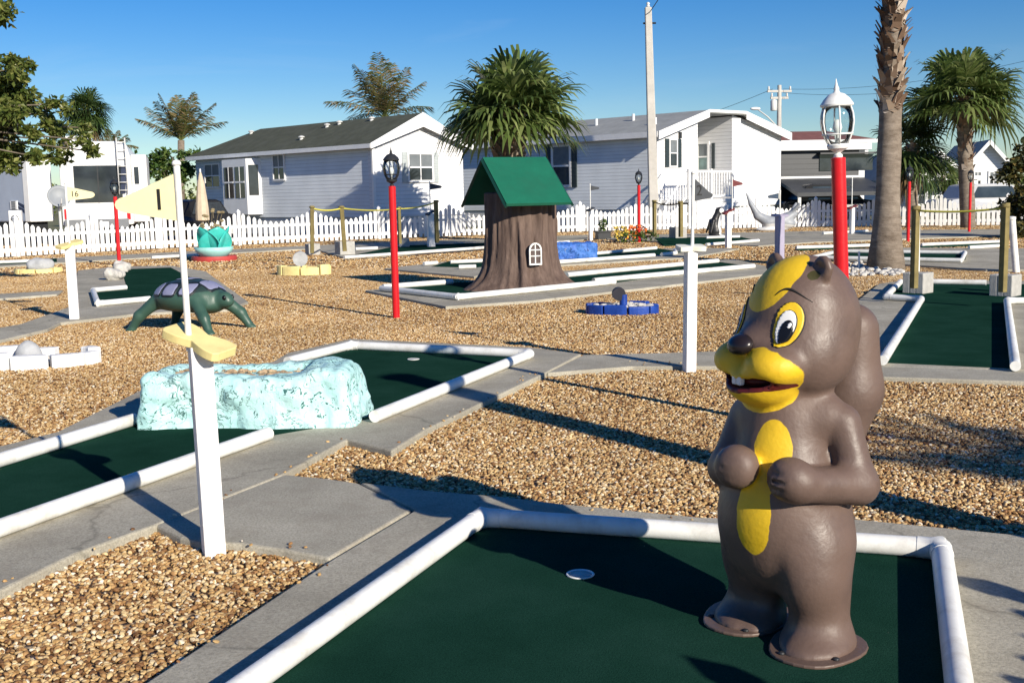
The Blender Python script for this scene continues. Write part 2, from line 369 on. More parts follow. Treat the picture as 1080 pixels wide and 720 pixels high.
# ------------------------------------------------------------------ light
SUN_EL, SUN_H = R(22.5), Vector((.575, -.818))
w = bpy.data.worlds.new('World'); S.world = w; w.use_nodes = True; nt = w.node_tree
sky = nt.nodes.new('ShaderNodeTexSky'); sky.sky_type = 'NISHITA'; sky.sun_disc = False
sky.sun_elevation = SUN_EL; sky.sun_rotation = math.atan2(SUN_H.x, SUN_H.y)
sky.air_density = 1.0; sky.dust_density = .05; sky.ozone_density = 5.; sky.altitude = 0
hs = nt.nodes.new('ShaderNodeHueSaturation'); hs.inputs['Saturation'].default_value = 1.34; hs.inputs['Hue'].default_value = .513
nt.links.new(sky.outputs[0], hs.inputs['Color'])
# a few faint wisps of high cloud
wc = nt.nodes.new('ShaderNodeTexCoord'); wm = nt.nodes.new('ShaderNodeMapping'); wm.inputs['Scale'].default_value = (1.6, 1.6, 9.)
nt.links.new(wc.outputs['Generated'], wm.inputs['Vector']); wn = N(nt, 'ShaderNodeTexNoise', Scale=2.4, Detail=9., Roughness=.62, Distortion=.7); nt.links.new(wm.outputs[0], wn.inputs['Vector'])
wr = ramp(nt, [(.54, (0,0,0)), (.85, (.10,)*3)]); nt.links.new(wn.outputs['Fac'], wr.inputs['Fac'])
wx_ = N(nt, 'ShaderNodeMix', data_type='RGBA'); nt.links.new(wr.outputs['Color'], wx_.inputs[0]); nt.links.new(hs.outputs[0], wx_.inputs[6]); wx_.inputs[7].default_value = (7.5, 8.2, 9., 1)
nt.links.new(wx_.outputs[2], nt.nodes['Background'].inputs['Color']); nt.nodes['Background'].inputs['Strength'].default_value = .08
sd = bpy.data.lights.new('sun', 'SUN'); sd.energy = 5.0; sd.angle = R(.53); sd.color = (1, .915, .78)
so = bpy.data.objects.new('sun', sd); COL.objects.link(so)
ld = Vector((-SUN_H.x*math.cos(SUN_EL), -SUN_H.y*math.cos(SUN_EL), -math.sin(SUN_EL)))
so.rotation_euler = ld.to_track_quat('-Z', 'Y').to_euler(); so.location = (6, -8, 12)
S.view_settings.view_transform = 'Standard'; S.view_settings.look = 'None'; S.view_settings.gamma = 1; S.view_settings.exposure = 0.4
S.cycles.max_bounces = 6; S.cycles.use_denoising = True

# ------------------------------------------------------------------ ground
def sheet(name, x0_, x1, y0_, y1, z, m):
    o = MB().add([(x0_,y0_,z),(x1,y0_,z),(x1,y1,z),(x0_,y1,z)], [(0,1,2,3)]).build(name, m); return struct(o)
MT['grass'] = mat('dry_grass_ground', (.16,.16,.07), .95, .35, .7, dirt=(.3,.25,.15), dscale=.3, damt=.7, bump=.4, bscale=20)
MT['asphalt'] = mat('asphalt', (.075,.075,.075), .9, .2, 2., dirt=(.16,.15,.13), dscale=.4, damt=.5, bump=.4, bscale=50)
sheet('ground', -900, 900, -200, 1500, -.012, MT['grass'])
sheet('gravel_bed', -40, 40, -8, 46.5, 0., MT['gravel'])
sheet('road', -60, 60, 47, 52.5, -.006, MT['asphalt'])

# loose stones of the near gravel, scattered by geometry nodes (uncountable)
scol = bpy.data.collections.new('stone_kinds')
for k in range(6):
    bm = bmesh.new(); bmesh.ops.create_icosphere(bm, subdivisions=2, radius=1)
    sx, sy, sz = (1, .62+.3*random.random(), .42+.25*random.random()); sd_ = random.random()*50
    P = np.array([v.co[:] for v in bm.verts]); d = 1+.55*vnoise(P, 1.1, k)+.3*vnoise(P, 2.3, k+9)
    for v, q in zip(bm.verts, d): v.co = Vector((v.co.x*sx*q, v.co.y*sy*q, v.co.z*sz*q))
    me = bpy.data.meshes.new('stone'); bm.to_mesh(me); bm.free(); me.materials.append(MT['stone'])
    me.polygons.foreach_set('use_smooth', [True]*len(me.polygons)); me.set_sharp_from_angle(angle=R(38))
    scol.objects.link(bpy.data.objects.new('stone', me))
def scatter_group(name, coll, dens_near, dens_far, y_near, y_far, smin_, smax_, tilt=.6):
    ng = bpy.data.node_groups.new(name, 'GeometryNodeTree')
    ng.interface.new_socket('Geometry', in_out='INPUT', socket_type='NodeSocketGeometry')
    ng.interface.new_socket('Geometry', in_out='OUTPUT', socket_type='NodeSocketGeometry')
    nn = ng.nodes.new; L = ng.links.new
    gi = nn('NodeGroupInput'); go = nn('NodeGroupOutput')
    dp = nn('GeometryNodeDistributePointsOnFaces'); ps = nn('GeometryNodeInputPosition'); sp = nn('ShaderNodeSeparateXYZ'); mr = nn('ShaderNodeMapRange')
    mr.inputs['From Min'].default_value = y_near; mr.inputs['From Max'].default_value = y_far; mr.inputs['To Min'].default_value = dens_near; mr.inputs['To Max'].default_value = dens_far
    L(ps.outputs[0], sp.inputs[0]); L(sp.outputs['Y'], mr.inputs['Value'])
    dp.inputs['Density'].default_value = 1
    L(mr.outputs[0], dp.inputs['Density']); L(gi.outputs[0], dp.inputs['Mesh'])
    ci = nn('GeometryNodeCollectionInfo'); ci.inputs['Collection'].default_value = coll; ci.inputs['Separate Children'].default_value = True; ci.inputs['Reset Children'].default_value = True
    ip = nn('GeometryNodeInstanceOnPoints'); ip.inputs['Pick Instance'].default_value = True
    rv = nn('FunctionNodeRandomValue'); rv.data_type = 'FLOAT_VECTOR'; rv.inputs[0].default_value = (-tilt,-tilt,0); rv.inputs[1].default_value = (tilt,tilt,6.28)
    rs = nn('FunctionNodeRandomValue'); rs.data_type = 'FLOAT'; rs.inputs[2].default_value = smin_; rs.inputs[3].default_value = smax_; rs.inputs['Seed'].default_value = 5
    L(dp.outputs['Points'], ip.inputs['Points']); L(ci.outputs[0], ip.inputs['Instance']); L(rv.outputs[0], ip.inputs['Rotation']); L(rs.outputs[1], ip.inputs['Scale'])
    L(ip.outputs[0], go.inputs[0]); return ng
def gravel_patch(name, poly, z, ng):
    o = MB().add([(p[0],p[1],z) for p in poly], [tuple(range(len(poly)))]).build(name, MT['gravel'])
    md = o.modifiers.new('scatter', 'NODES'); md.node_group = ng; o['kind'] = 'stuff'; return o
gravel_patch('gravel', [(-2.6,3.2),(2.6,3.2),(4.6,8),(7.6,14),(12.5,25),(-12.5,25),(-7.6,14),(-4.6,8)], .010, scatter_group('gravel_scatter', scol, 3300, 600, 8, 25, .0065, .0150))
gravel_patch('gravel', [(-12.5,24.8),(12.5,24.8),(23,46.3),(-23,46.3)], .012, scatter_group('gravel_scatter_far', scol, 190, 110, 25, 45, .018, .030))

# ------------------------------------------------------------------ concrete paths
ZS = .05
def slab(name, px, z=ZS, bevel=.012, depth=.12):
    o = MB().prism([tuple(G(x, y, z).xy) for x, y in px], z-depth, z).build(name, MT['concrete'], bevel=bevel); return struct(o)
slab('path_by_statue', [(80,767),(350,589),(438,537),(380,508),(455,517),(530,523),(587,530),(740,545),(905,547),(1080,564),(1180,574),(1320,900),(60,900)])
slab('path_crossing', [(164,553),(300,500),(345,504),(378,509),(434,537),(347,588),(300,579),(255,573),(212,571),(190,566)], ZS-.004)
slab('path_by_first_lane', [(-90,668),(0,622),(80,583),(161,554),(298,500),(366,463),(413,475),(450,452),(575,393),(613,373),(560,366),(370,357),(303,372),(288,381),(150,410),(130,420),(60,455),(0,470),(-90,500)], ZS+.002)
slab('path_across', [(577,393),(667,386),(762,386),(840,392),(930,397),(1140,404),(1140,392),(935,386),(760,370),(700,372),(615,374)], ZS-.003)
slab('path_by_right_lane', [(930,386),(1140,391),(1150,297),(1000,295),(950,296),(927,299),(900,320),(893,345),(880,386)], ZS)
slab('path_by_stump', [(385,306),(470,323),(560,317),(720,299),(832,286),(775,273),(700,279),(590,286),(520,293),(470,300)], ZS)
slab('path_behind_stump', [(405,283),(500,291.5),(545,281),(560,274),(470,276)], ZS)
slab('path_past_blue_rock', [(565,281),(730,271),(780,262),(720,261),(640,266),(570,274)], ZS)
slab('path_by_sixteenth_lane', [(-40,352),(20,342),(66,326),(76,322),(82,285),(125,281),(180,280),(217,286),(262,318),(240,326),(150,330),(64,340),(50,347),(-40,368)], ZS)
slab('path_strip', [(-40,318),(60,310),(66,306),(-40,312)], ZS)
slab('path_by_fence', [(-40,284),(60,277),(180,270),(330,262),(365,272),(460,266),(560,259),(620,252),(620,247.5),(400,255.5),(180,266),(-40,277)], ZS)
slab('path_middle', [(640,252),(800,259),(860,255),(1120,246),(1120,241),(860,243.5),(700,247),(640,249)], ZS)
slab('path_far', [(850,272),(1040,284),(1110,284),(1110,262),(950,261),(880,263)], ZS)

# stones kicked up onto the slab edges
mb = MB()
for q in ([(0,612),(161,548),(161,554),(0,622)],[(161,548),(298,492),(298,500),(161,554)],[(298,492),(360,456),(366,463),(298,500)],[(200,560),(345,577),(347,587),(212,571)],[(362,590),(130,745),(105,745),(350,591)],[(590,531),(740,546),(738,551),(590,536)],[(415,474),(570,392),(560,392),(410,470)],[(660,384),(760,385),(760,381),(660,380)]):
    o_ = len(mb.v); pv = [G(x, y, ZS+.004) for x, y in q]; mb.v += [tuple(p) for p in pv]; mb.f.append((o_, o_+1, o_+2, o_+3) if (pv[1]-pv[0]).cross(pv[2]-pv[0]).z > 0 else (o_+3, o_+2, o_+1, o_))
o = mb.build('gravel', MT['concrete']); o['kind'] = 'stuff'; md = o.modifiers.new('scatter', 'NODES'); md.node_group = scatter_group('stray_gravel', scol, 75, 75, 5, 25, .006, .013)

# ------------------------------------------------------------------ lanes
PR = .042
def lane(label, carpet, pipes, cup=None, z=ZS, r=PR, extra=None):
    cp = [G(x, y, z+.006) for x, y in carpet]; c = sum(cp, Vector())/len(cp)
    t = thing('minigolf_lane', label, 'minigolf lane', (c.x, c.y, z), 0, 'minigolf lanes')
    MB().prism([tuple(p.xy) for p in cp], z-.02, z+.006).build('carpet', MT['carpet'], t, world=True)
    for pl in pipes:
        pts = [G(x, y, z+r+.004) for x, y in pl]
        for i in range(len(pts)-1):
            a, b = pts[i], pts[i+1]; m = MB().tube([a, b], r, 16); m.build('border_pipe', MT['white'], t, True, True, sharp=50)
        for i in range(1, len(pts)-1):
            d0 = (pts[i-1]-pts[i]).normalized(); d1 = (pts[i+1]-pts[i]).normalized(); k = r*2.2
            arc = [pts[i]+d0*k, pts[i]+d0*k*.45+d1*k*.06, pts[i]+(d0+d1)*k*.12, pts[i]+d1*k*.45+d0*k*.06, pts[i]+d1*k]
            MB().tube(arc, r*1.06, 16).build('elbow', MT['white'], t, True, True, sharp=50)
    if cup:
        p = G(*cup, z+.006)
        MB().lathe([(.040,.0),(.054,.0),(.057,.004),(.054,.007),(.05,.006),(.046,.002)], 24, (p.x,p.y,p.z)).build('cup_rim', MT['white'], t, True, True)
        MB().lathe([(.001,.0012),(.046,.0012),(.046,.0032),(.001,.0030)], 24, (p.x,p.y,p.z)).build('cup_cover', MT['cup'], t, True, True)
    return t
MT['cup'] = mat('cup_liner', (.5,.5,.47), .6, .1, 20)
lane('wide green putting lane under the brown animal statue, framed in white pipe', [(150,800),(507,547),(993,580),(1022,800)], [[(150,800),(507,545),(993,578),(1022,800)]], (612,606))
lane('green putting lane passing under the turquoise rock, white pipe along both sides', [(-90,590),(290,458),(395,440),(560,374),(370,364),(300,384),(143,442),(-90,514)],
     [[(-90,588),(283,457)],[(395,439),(559,373),(370,364),(303,381)],[(-90,512),(142,442)]], (436,379))
lane('L-shaped green lane behind the turtle, with a white stepped border', [(98,307),(134,304),(128,284),(180,282),(215,300),(160,316),(104,322)], [[(158,315),(103,320),(98,306),(133,303)]], None)
lane('green lane at the right between two yellow stakes on concrete blocks', [(936,382),(972,316),(933,313),(952,299),(1150,300),(1150,318),(1063,318),(1070,388)],
     [[(931,380),(972,315),(934,313),(950,297)],[(1071,386),(1062,317),(1150,317)],[(983,297),(1040,298)]], None)
lane('pointed green lane running round the foot of the stump house', [(405,303),(477,298),(598,291),(757,276),(795,281),(712,289),(648,298),(555,306),(483,313)],
     [[(402,304),(483,313),(648,297)],[(404,302.5),(477,297)],[(598,290),(757,275)],[(626,296),(712,288),(795,280.5)]], None, r=.045)
lane('short green lane behind the stump house, with broken white borders', [(455,281),(500,282),(560,277),(560,272),(475,275)], [[(447,278),(461,277)],[(475,276.3),(512,274.8)],[(484,281.5),(502,281)]], None)
lane('long narrow lane beside the blue rock planter', [(590,276),(690,269),(720,266),(690,261),(625,266)], [[(586,276.5),(690,269)],[(698,268.3),(713,266.8),(712,263.5)],[(626,267.5),(692,261.5)]], None)
lane('lane under the black and white bird figure, white pipe along the front', [(700,258.5),(800,254),(780,249.5),(690,251)], [[(745,258),(800,253.6)],[(745,250.5),(780,249.4)]], None)
lane('far lane to the left of the palm trunk, beyond the white stones', [(862,271.5),(1018,274),(1020,266.5),(885,265.5)], [[(1014,274.5),(857,271.5),(885,265),(1018,266.5),(1014,274.5)]], None)
lane('far right lane behind the big palm with a double white border', [(972,260),(1056,257),(1056,254.5),(972,257)], [[(972,258),(1058,254.5)],[(1022,261),(1058,259)]], None)
lane('lane along the white picket fence with a long white front border', [(363,271),(460,264.5),(560,257.5),(540,255),(420,259)], [[(363,271.5),(470,264),(600,255)],[(375,262.5),(398,261.5)]], None)
lane('lane between the purple post and the fence, edged with two white pipes', [(842,263),(925,260),(925,256),(842,259)], [[(840,261),(925,258.5)],[(868,246),(915,243.5)]], None)
lane('narrow lane in front of the left picket fence', [(-40,281),(60,276),(60,272.5),(-40,277)], [[(-40,278),(36,275)],[(160,271.6),(222,268.2)]], None)
# ------------------------------------------------------------------ painted statue helpers
def paintmat(name, base, layers, rough=.4, wear=(.75,.7,.65)):
    """base paint with other paints in ellipsoid areas: layers = [(colour, [(c, r, mirror)], (rot centre, angle) or None)]"""
    m, nt, b = newmat(name); L = nt.links.new
    tc = N(nt, 'ShaderNodeTexCoord')
    nz = N(nt, 'ShaderNodeTexNoise', Scale=7., Detail=7., Roughness=.65); L(tc.outputs['Object'], nz.inputs['Vector'])
    r = ramp(nt, [(.3, tuple(c*.84 for c in base)), (.7, tuple(c*1.14 for c in base))]); L(nz.outputs['Fac'], r.inputs['Fac'])
    cur = r.outputs['Color']
    nw = N(nt, 'ShaderNodeTexNoise', Scale=16., Detail=4.); L(tc.outputs['Object'], nw.inputs['Vector'])
    wob = N(nt, 'ShaderNodeVectorMath', operation='MULTIPLY_ADD'); L(nw.outputs['Color'], wob.inputs[0]); wob.inputs[1].default_value = (.016,)*3; L(tc.outputs['Object'], wob.inputs[2])
    for col, areas, rot in layers:
        v = wob.outputs[0]
        if rot:
            vr = N(nt, 'ShaderNodeVectorRotate', rotation_type='Z_AXIS'); L(v, vr.inputs['Vector']); vr.inputs['Center'].default_value = rot[0]; vr.inputs['Angle'].default_value = rot[1]
            sb = N(nt, 'ShaderNodeVectorMath', operation='SUBTRACT'); L(vr.outputs[0], sb.inputs[0]); sb.inputs[1].default_value = rot[0]; v = sb.outputs[0]
        fac = None
        for c, rr, mir in areas:
            vv = v
            if mir:
                sp = N(nt, 'ShaderNodeSeparateXYZ'); L(vv, sp.inputs[0]); ab = N(nt, 'ShaderNodeMath', operation='ABSOLUTE'); L(sp.outputs[0], ab.inputs[0])
                cb = N(nt, 'ShaderNodeCombineXYZ'); L(ab.outputs[0], cb.inputs[0]); L(sp.outputs[1], cb.inputs[1]); L(sp.outputs[2], cb.inputs[2]); vv = cb.outputs[0]
            s1 = N(nt, 'ShaderNodeVectorMath', operation='SUBTRACT'); L(vv, s1.inputs[0]); s1.inputs[1].default_value = c
            s2 = N(nt, 'ShaderNodeVectorMath', operation='DIVIDE'); L(s1.outputs[0], s2.inputs[0]); s2.inputs[1].default_value = rr
            ln = N(nt, 'ShaderNodeVectorMath', operation='LENGTH'); L(s2.outputs[0], ln.inputs[0])
            mr = N(nt, 'ShaderNodeMapRange'); L(ln.outputs['Value'], mr.inputs['Value']); mr.inputs['From Min'].default_value = 1.01; mr.inputs['From Max'].default_value = .99
            if fac is None: fac = mr.outputs[0]
            else:
                mx_ = N(nt, 'ShaderNodeMath', operation='MAXIMUM'); L(fac, mx_.inputs[0]); L(mr.outputs[0], mx_.inputs[1]); fac = mx_.outputs[0]
        rc = ramp(nt, [(.3, tuple(c*.85 for c in col)), (.7, tuple(min(1, c*1.1) for c in col))]); L(nz.outputs['Fac'], rc.inputs['Fac'])
        mx = N(nt, 'ShaderNodeMix', data_type='RGBA'); L(fac, mx.inputs[0]); L(cur, mx.inputs[6]); L(rc.outputs['Color'], mx.inputs[7]); cur = mx.outputs[2]
    # scuffs
    n2 = N(nt, 'ShaderNodeTexNoise', Scale=3.5, Detail=10., Roughness=.8); L(tc.outputs['Object'], n2.inputs['Vector'])
    r2 = ramp(nt, [(.52, (0,0,0)), (.72, (.75,)*3)]); L(n2.outputs['Fac'], r2.inputs['Fac'])
    mx = N(nt, 'ShaderNodeMix', data_type='RGBA', blend_type='MULTIPLY'); L(r2.outputs['Color'], mx.inputs[0]); L(cur, mx.inputs[6]); mx.inputs[7].default_value = (*wear, 1)
    L(mx.outputs[2], b.inputs['Base Color']); b.inputs['Roughness'].default_value = rough; b.inputs['Specular IOR Level'].default_value = .45
    n3 = N(nt, 'ShaderNodeTexNoise', Scale=55., Detail=4.); L(tc.outputs['Object'], n3.inputs['Vector'])
    rr_ = ramp(nt, [(.3, (rough-.08,)*3), (.7, (rough+.15,)*3)]); L(nz.outputs['Fac'], rr_.inputs['Fac']); L(rr_.outputs['Color'], b.inputs['Roughness'])
    bp = N(nt, 'ShaderNodeBump', Strength=.13, Distance=.012); L(n3.outputs['Fac'], bp.inputs['Height']); L(bp.outputs['Normal'], b.inputs['Normal'])
    return m
def rotz(P, c, a):
    q = P-np.array(c); s, k = math.sin(a), math.cos(a)
    return np.stack([q[..., 0]*k-q[..., 1]*s, q[..., 0]*s+q[..., 1]*k, q[..., 2]], -1)

# ------------------------------------------------------------------ the brown animal statue
HC = (.03, .02, 1.055); HY = R(-29)          # head centre and its turn on the neck
def head_sdf(P):
    q = rotz(P, HC, -HY); m = q.copy(); m[..., 0] = np.abs(m[..., 0])
    d = sell(q, (0,.02,.0), (.180,.19,.225))
    d = smin(d, sell(m, (.075,-.02,-.10), (.115,.14,.115)), .07)
    d = smin(d, sell(q, (0,-.135,-.045), (.08,.09,.05)), .04)
    muz = smin(sell(m, (.085,-.150,-.118), (.098,.10,.070)), sell(q, (0,-.135,-.185), (.125,.12,.078)), .03)
    d = smin(d, muz, .02)
    # the open mouth
    q2 = q.copy(); q2[..., 2] = q[..., 2]+.178-.020*(q[..., 0]/.13)**2
    d = smax(d, -sell(q2, (.0,-.205,0), (.135,.115,.0150)), .008)
    ear = sell(m, (.125,.0,.185), (.040,.026,.045)); ear = smax(ear, -sell(m, (.128,-.03,.190), (.024,.026,.028)), .008)
    return smin(d, ear, .015)
def body_sdf(P):
    m = P.copy(); m[..., 0] = np.abs(m[..., 0])
    d = sell(P, (0,-.01,.44), (.212,.215,.24))
    d = smin(d, sell(P, (0,.01,.68), (.152,.16,.2)), .1)
    d = smin(d, sell(P, (0,.02,.34), (.205,.20,.2)), .08)
    d = smin(d, scap(P, (.01,.01,.76), (.02,.02,.92), .125, .12), .05)
    d = smin(d, sell(P, (.145,.01,.755), (.065,.07,.07)), .05); d = smin(d, sell(P, (-.105,.0,.745), (.07,.075,.075)), .05)
    # arms: the left bent across the belly, the right bent with its fist in front
    la = smin(scap(P, (.185,.02,.74), (.248,.01,.545), .062, .058), scap(P, (.248,.01,.545), (.150,-.20,.575), .064, .056), .03)
    la = smin(la, sell(P, (.118,-.220,.592), (.078,.068,.072)), .03)
    ra = smin(scap(P, (-.130,.0,.73), (-.178,-.07,.56), .070, .060), scap(P, (-.178,-.07,.56), (-.075,-.205,.595), .060, .052), .03)
    ra = smin(ra, sell(P, (-.062,-.228,.612), (.074,.068,.072)), .025)
    for k in range(4):      # curled fingers
        z = .625-.026*k
        if k < 3:
            la = smax(la, -scap(P, (.133,-.293,z-.004), (.038,-.240,z-.010), .007, .006), .012)
            ra = smax(ra, -scap(P, (-.117,-.288,z+.016), (-.002,-.288,z+.012), .007, .006), .012)
    d = smin(d, smin(la, ra, .01), .012)
    # legs and feet
    m = m.copy(); m[..., 1] += .055*np.clip(P[..., 0]/.1, -1, 1)
    leg = smin(scap(m, (.105,.02,.32), (.135,.03,.08), .145, .100), sell(m, (.140,-.01,.012), (.125,.155,.045)), .075)
    leg = smin(leg, sell(m, (.130,-.04,.24), (.085,.09,.10)), .06)
    d = smin(d, leg, .05)
    # tail held up behind the back
    t = smin(scap(P, (.02,.14,.25), (.035,.24,.50), .08, .085), scap(P, (.035,.24,.50), (.10,.30,.80), .085, .108), .05)
    t = smin(t, scap(P, (.10,.30,.80), (.105,.30,1.01), .108, .090), .04)
    return smin(d, t, .014)
def squirrel_sdf(P): return smin(body_sdf(P), head_sdf(P), .022)
brown = (.132,.088,.070); gold = (.72,.47,.018)
HROT = (HC, -HY)
MT['statue'] = paintmat('brown_statue_paint', brown, [
    (gold, [((.032,-.115,.655), (.064,.090,.112), False), ((.012,-.14,.56), (.060,.075,.11), False), ((0,-.15,.455), (.070,.115,.138), False)], None),
    (gold, [((.085,-.175,-.132), (.118,.125,.084), True), ((0,-.16,-.188), (.150,.145,.085), False), ((0,-.115,.185), (.105,.16,.135), False)], HROT),
    ((.11,.012,.012), [((0,-.25,-.180), (.07,.13,.021), True), ((.055,-.22,-.176), (.06,.14,.021), True), ((.105,-.19,-.165), (.056,.14,.021), True)], HROT),
    ((.05,.045,.012), [((.128,-.03,.190), (.024,.028,.03), True)], HROT)], .45)
p = G(826, 665, ZS+.006)
sq = thing('animal_statue', 'brown painted cartoon animal statue with yellow belly and muzzle standing on the near green lane', 'statue', p, R(-38))
sdf_obj('body', squirrel_sdf, (-.45,-.47,-.02), (.45,.52,1.46), .0125, MT['statue'], sq)
def patch(name, c, r, off, m, sgn=1, h=.006):
    cc = np.array(HC)+np.array([math.cos(HY)*c[0]*sgn-math.sin(HY)*c[1], math.sin(HY)*c[0]*sgn+math.cos(HY)*c[1], c[2]])
    def f(P):
        q = rotz(P, HC, -HY); q[..., 0] *= sgn
        return np.maximum(head_sdf(P)-off, sell(q, c, r))
    k = max(r)+.02
    return sdf_obj(name, f, tuple(cc-k), tuple(cc+k), h, m, sq if not isinstance(off, tuple) else None, relax=1)
MT['gold'] = mat('yellow_paint', gold, .4, .15, 9, bump=.1)
MT['eyewhite'] = mat('white_enamel', (.75,.75,.74), .3, .05)
MT['pupil'] = mat('black_enamel', (.008,.008,.009), .25, .1)
for sg in (1, -1):
    patch('eye_outline', (.124,-.16,.022), (.0425,.10,.078), .0035, MT['ink'], sg, .0036)
    e = patch('eye', (.124,-.16,.022), (.040,.098,.0755), .0055, MT['gold'], sg, .0036)
    for nm, c, r, off, m in (('eye_line', (.122,-.16,.012), (.0265,.09,.056), .008, 'ink'), ('eye_white', (.122,-.16,.012), (.0245,.09,.0535), .0105, 'eyewhite'), ('pupil', (.128,-.16,-.004), (.0165,.09,.037), .0135, 'pupil'), ('eye_glint', (.135,-.16,.014), (.005,.09,.010), .0155, 'eyewhite')):
        o = patch(nm, c, r, off, MT[m], sg, .0032); o.parent = e
    # brow line over the eye
    pts = []
    for t in np.linspace(-1, 1, 11):
        x, z = .125+.048*t, .124-.03*t*t-.010*t
        fa = math.asin(min(.99, x/.185)); dr_ = np.array([math.sin(fa)*sg, -math.cos(fa)]); rr_ = .34; a = HY
        for _ in range(80):
            q = np.array([dr_[0]*rr_, dr_[1]*rr_, z])
            P_ = np.array(HC)+np.array([math.cos(a)*q[0]-math.sin(a)*q[1], math.sin(a)*q[0]+math.cos(a)*q[1], q[2]])
            dd = head_sdf(P_[None])[0]
            if dd < .001: break
            rr_ -= max(dd*.6, .0008)
        pts.append(P_)
    MB().tube(pts, [.001+.0035*(1-abs(t)) for t in np.linspace(-1, 1, 11)], 8).build('eyebrow', MT['ink'], sq, True)
hr = Matrix.Translation(HC) @ Matrix.Rotation(HY, 4, 'Z')
def hb(name, m, mb, smooth=True, bev=0):
    mb.v = [tuple(hr @ Vector(q)) for q in mb.v]; return mb.build(name, m, sq, smooth, bevel=bev)
nose = MB().ell((0,0,0), (.054,.042,.032), 20, 12)
tm = Matrix.Translation((0,-.222,-.054)) @ Matrix.Rotation(R(28), 4, 'X'); nose.v = [tuple(tm @ Vector(q)) for q in nose.v]
hb('nose', mat('nose_paint', (.018,.013,.014), .28, .3), nose)
for sg in (-1, 1):
    hb('tooth', MT['eyewhite'], MB().box((.0125*sg,-.232,-.170), (.022,.020,.030)), False, .005)
hb('mouth_lining', mat('dark_red_paint', (.09,.01,.012), .5, .2), MB().ell((0,-.135,-.172), (.085,.082,.028), 18, 9))
for sg in (-1, 1):
    pts = [(.150*sg+.150*math.cos(t)*(1+.06*math.sin(3*t)), -.02-.055*sg+.19*math.sin(t)*(1+.05*math.cos(2*t)), 0) for t in np.linspace(0, 2*math.pi, 28, endpoint=False)]
    pl = MB().prism([q[:2] for q in pts], .0, .012).build('foot_plate', MT['statue'], sq, bevel=.004)
    for bx_, by_ in ((.25*sg, -.10-.055*sg), (.235*sg, .08-.055*sg), (.09*sg, -.155-.055*sg)):
        MB().lathe([(.001,.012),(.011,.012),(.011,.017),(.006,.020),(.001,.020)], 10, (bx_, by_, 0)).build('bolt', MT['black'], pl, True)

# ------------------------------------------------------------------ turtle
p = G(203, 348)
tu = thing('turtle_statue', 'dark green turtle statue with violet shell panels standing on the gravel', 'statue', p, R(-26))
def shell_sdf(P):
    d = sell(P, (0,0,.42), (.50,.42,.235)); return smax(d, -(P[..., 2]-.30), .06)
def turtle_sdf(P):
    m = P.copy(); m[..., 0] = np.abs(m[..., 0]+.02); m[..., 1] = np.abs(m[..., 1])
    d = shell_sdf(P)
    d = smin(d, sell(P, (.26,0,.34), (.26,.30,.12)), .05)
    d = smin(d, sell(P, (-.02,0,.32), (.45,.36,.08)), .04)
    d = smin(d, scap(P, (.36,0,.37), (.55,0,.40), .12, .09), .06)
    d = smin(d, sell(P, (.57,0,.40), (.108,.092,.098)), .04)
    d = smin(d, sell(P, (.625,0,.375), (.065,.072,.055)), .03)
    leg = smin(scap(m, (.36,.27,.36), (.54,.36,.20), .085, .068), scap(m, (.54,.36,.20), (.65,.40,.03), .068, .05), .04)
    leg = smin(leg, sell(m, (.665,.405,.02), (.07,.06,.03)), .03)
    d = smin(d, leg, .06)
    d = smin(d, scap(P, (-.45,0,.33), (-.64,0,.26), .05, .015), .03)
    return smax(d, -P[..., 2], .005)
MT['turtle'] = paintmat('dark_green_paint', (.040,.092,.068), [((.024,.046,.042), [((-.03,0,.60), (.52,.46,.215), False)], None)], .42)
MT['ink2'] = mat('dark_edge_paint', (.012,.018,.02), .5)
sdf_obj('body', turtle_sdf, (-.75,-.52,-.02), (.8,.52,.7), .016, MT['turtle'], tu)
MT['violet'] = mat('violet_paint', (.24,.25,.37), .4, .12, 7, bump=.08)
for k, (c, r) in enumerate([((-.27,-.30,.54),(.10,.2,.07)), ((-.02,-.36,.54),(.10,.2,.07)), ((.22,-.28,.545),(.085,.2,.065)), ((.34,-.03,.57),(.10,.10,.09)), ((-.04,.02,.66),(.13,.12,.1)), ((.33,.14,.56),(.1,.09,.1)), ((-.04,.36,.525),(.11,.2,.075)), ((-.3,.3,.53),(.12,.2,.075))]):
    f = lambda P, c=c, r=r: np.maximum(shell_sdf(P)-.012, sbox(P, c, (r[0]*2, r[1]*2, r[2]*2), .05))
    cc = np.array(c); kk = np.array(r)+.03
    pn = sdf_obj('shell_panel', f, tuple(cc-kk), tuple(cc+kk), .013, MT['violet'], tu)
    f2 = lambda P, c=c, r=r: np.maximum(shell_sdf(P)-.008, sbox(P, c, (r[0]*2+.045, r[1]*2+.03, r[2]*2+.045), .06)); kk = kk+.04
    sdf_obj('panel_edge', f2, tuple(cc-kk), tuple(cc+kk), .014, MT['ink2'], pn)
for sg in (-1, 1):
    MB().ell((.62,.078*sg,.43), (.03,.02,.032)).build('eye', MT['pupil'], tu, True)
tu.scale = (.92,.92,.95)

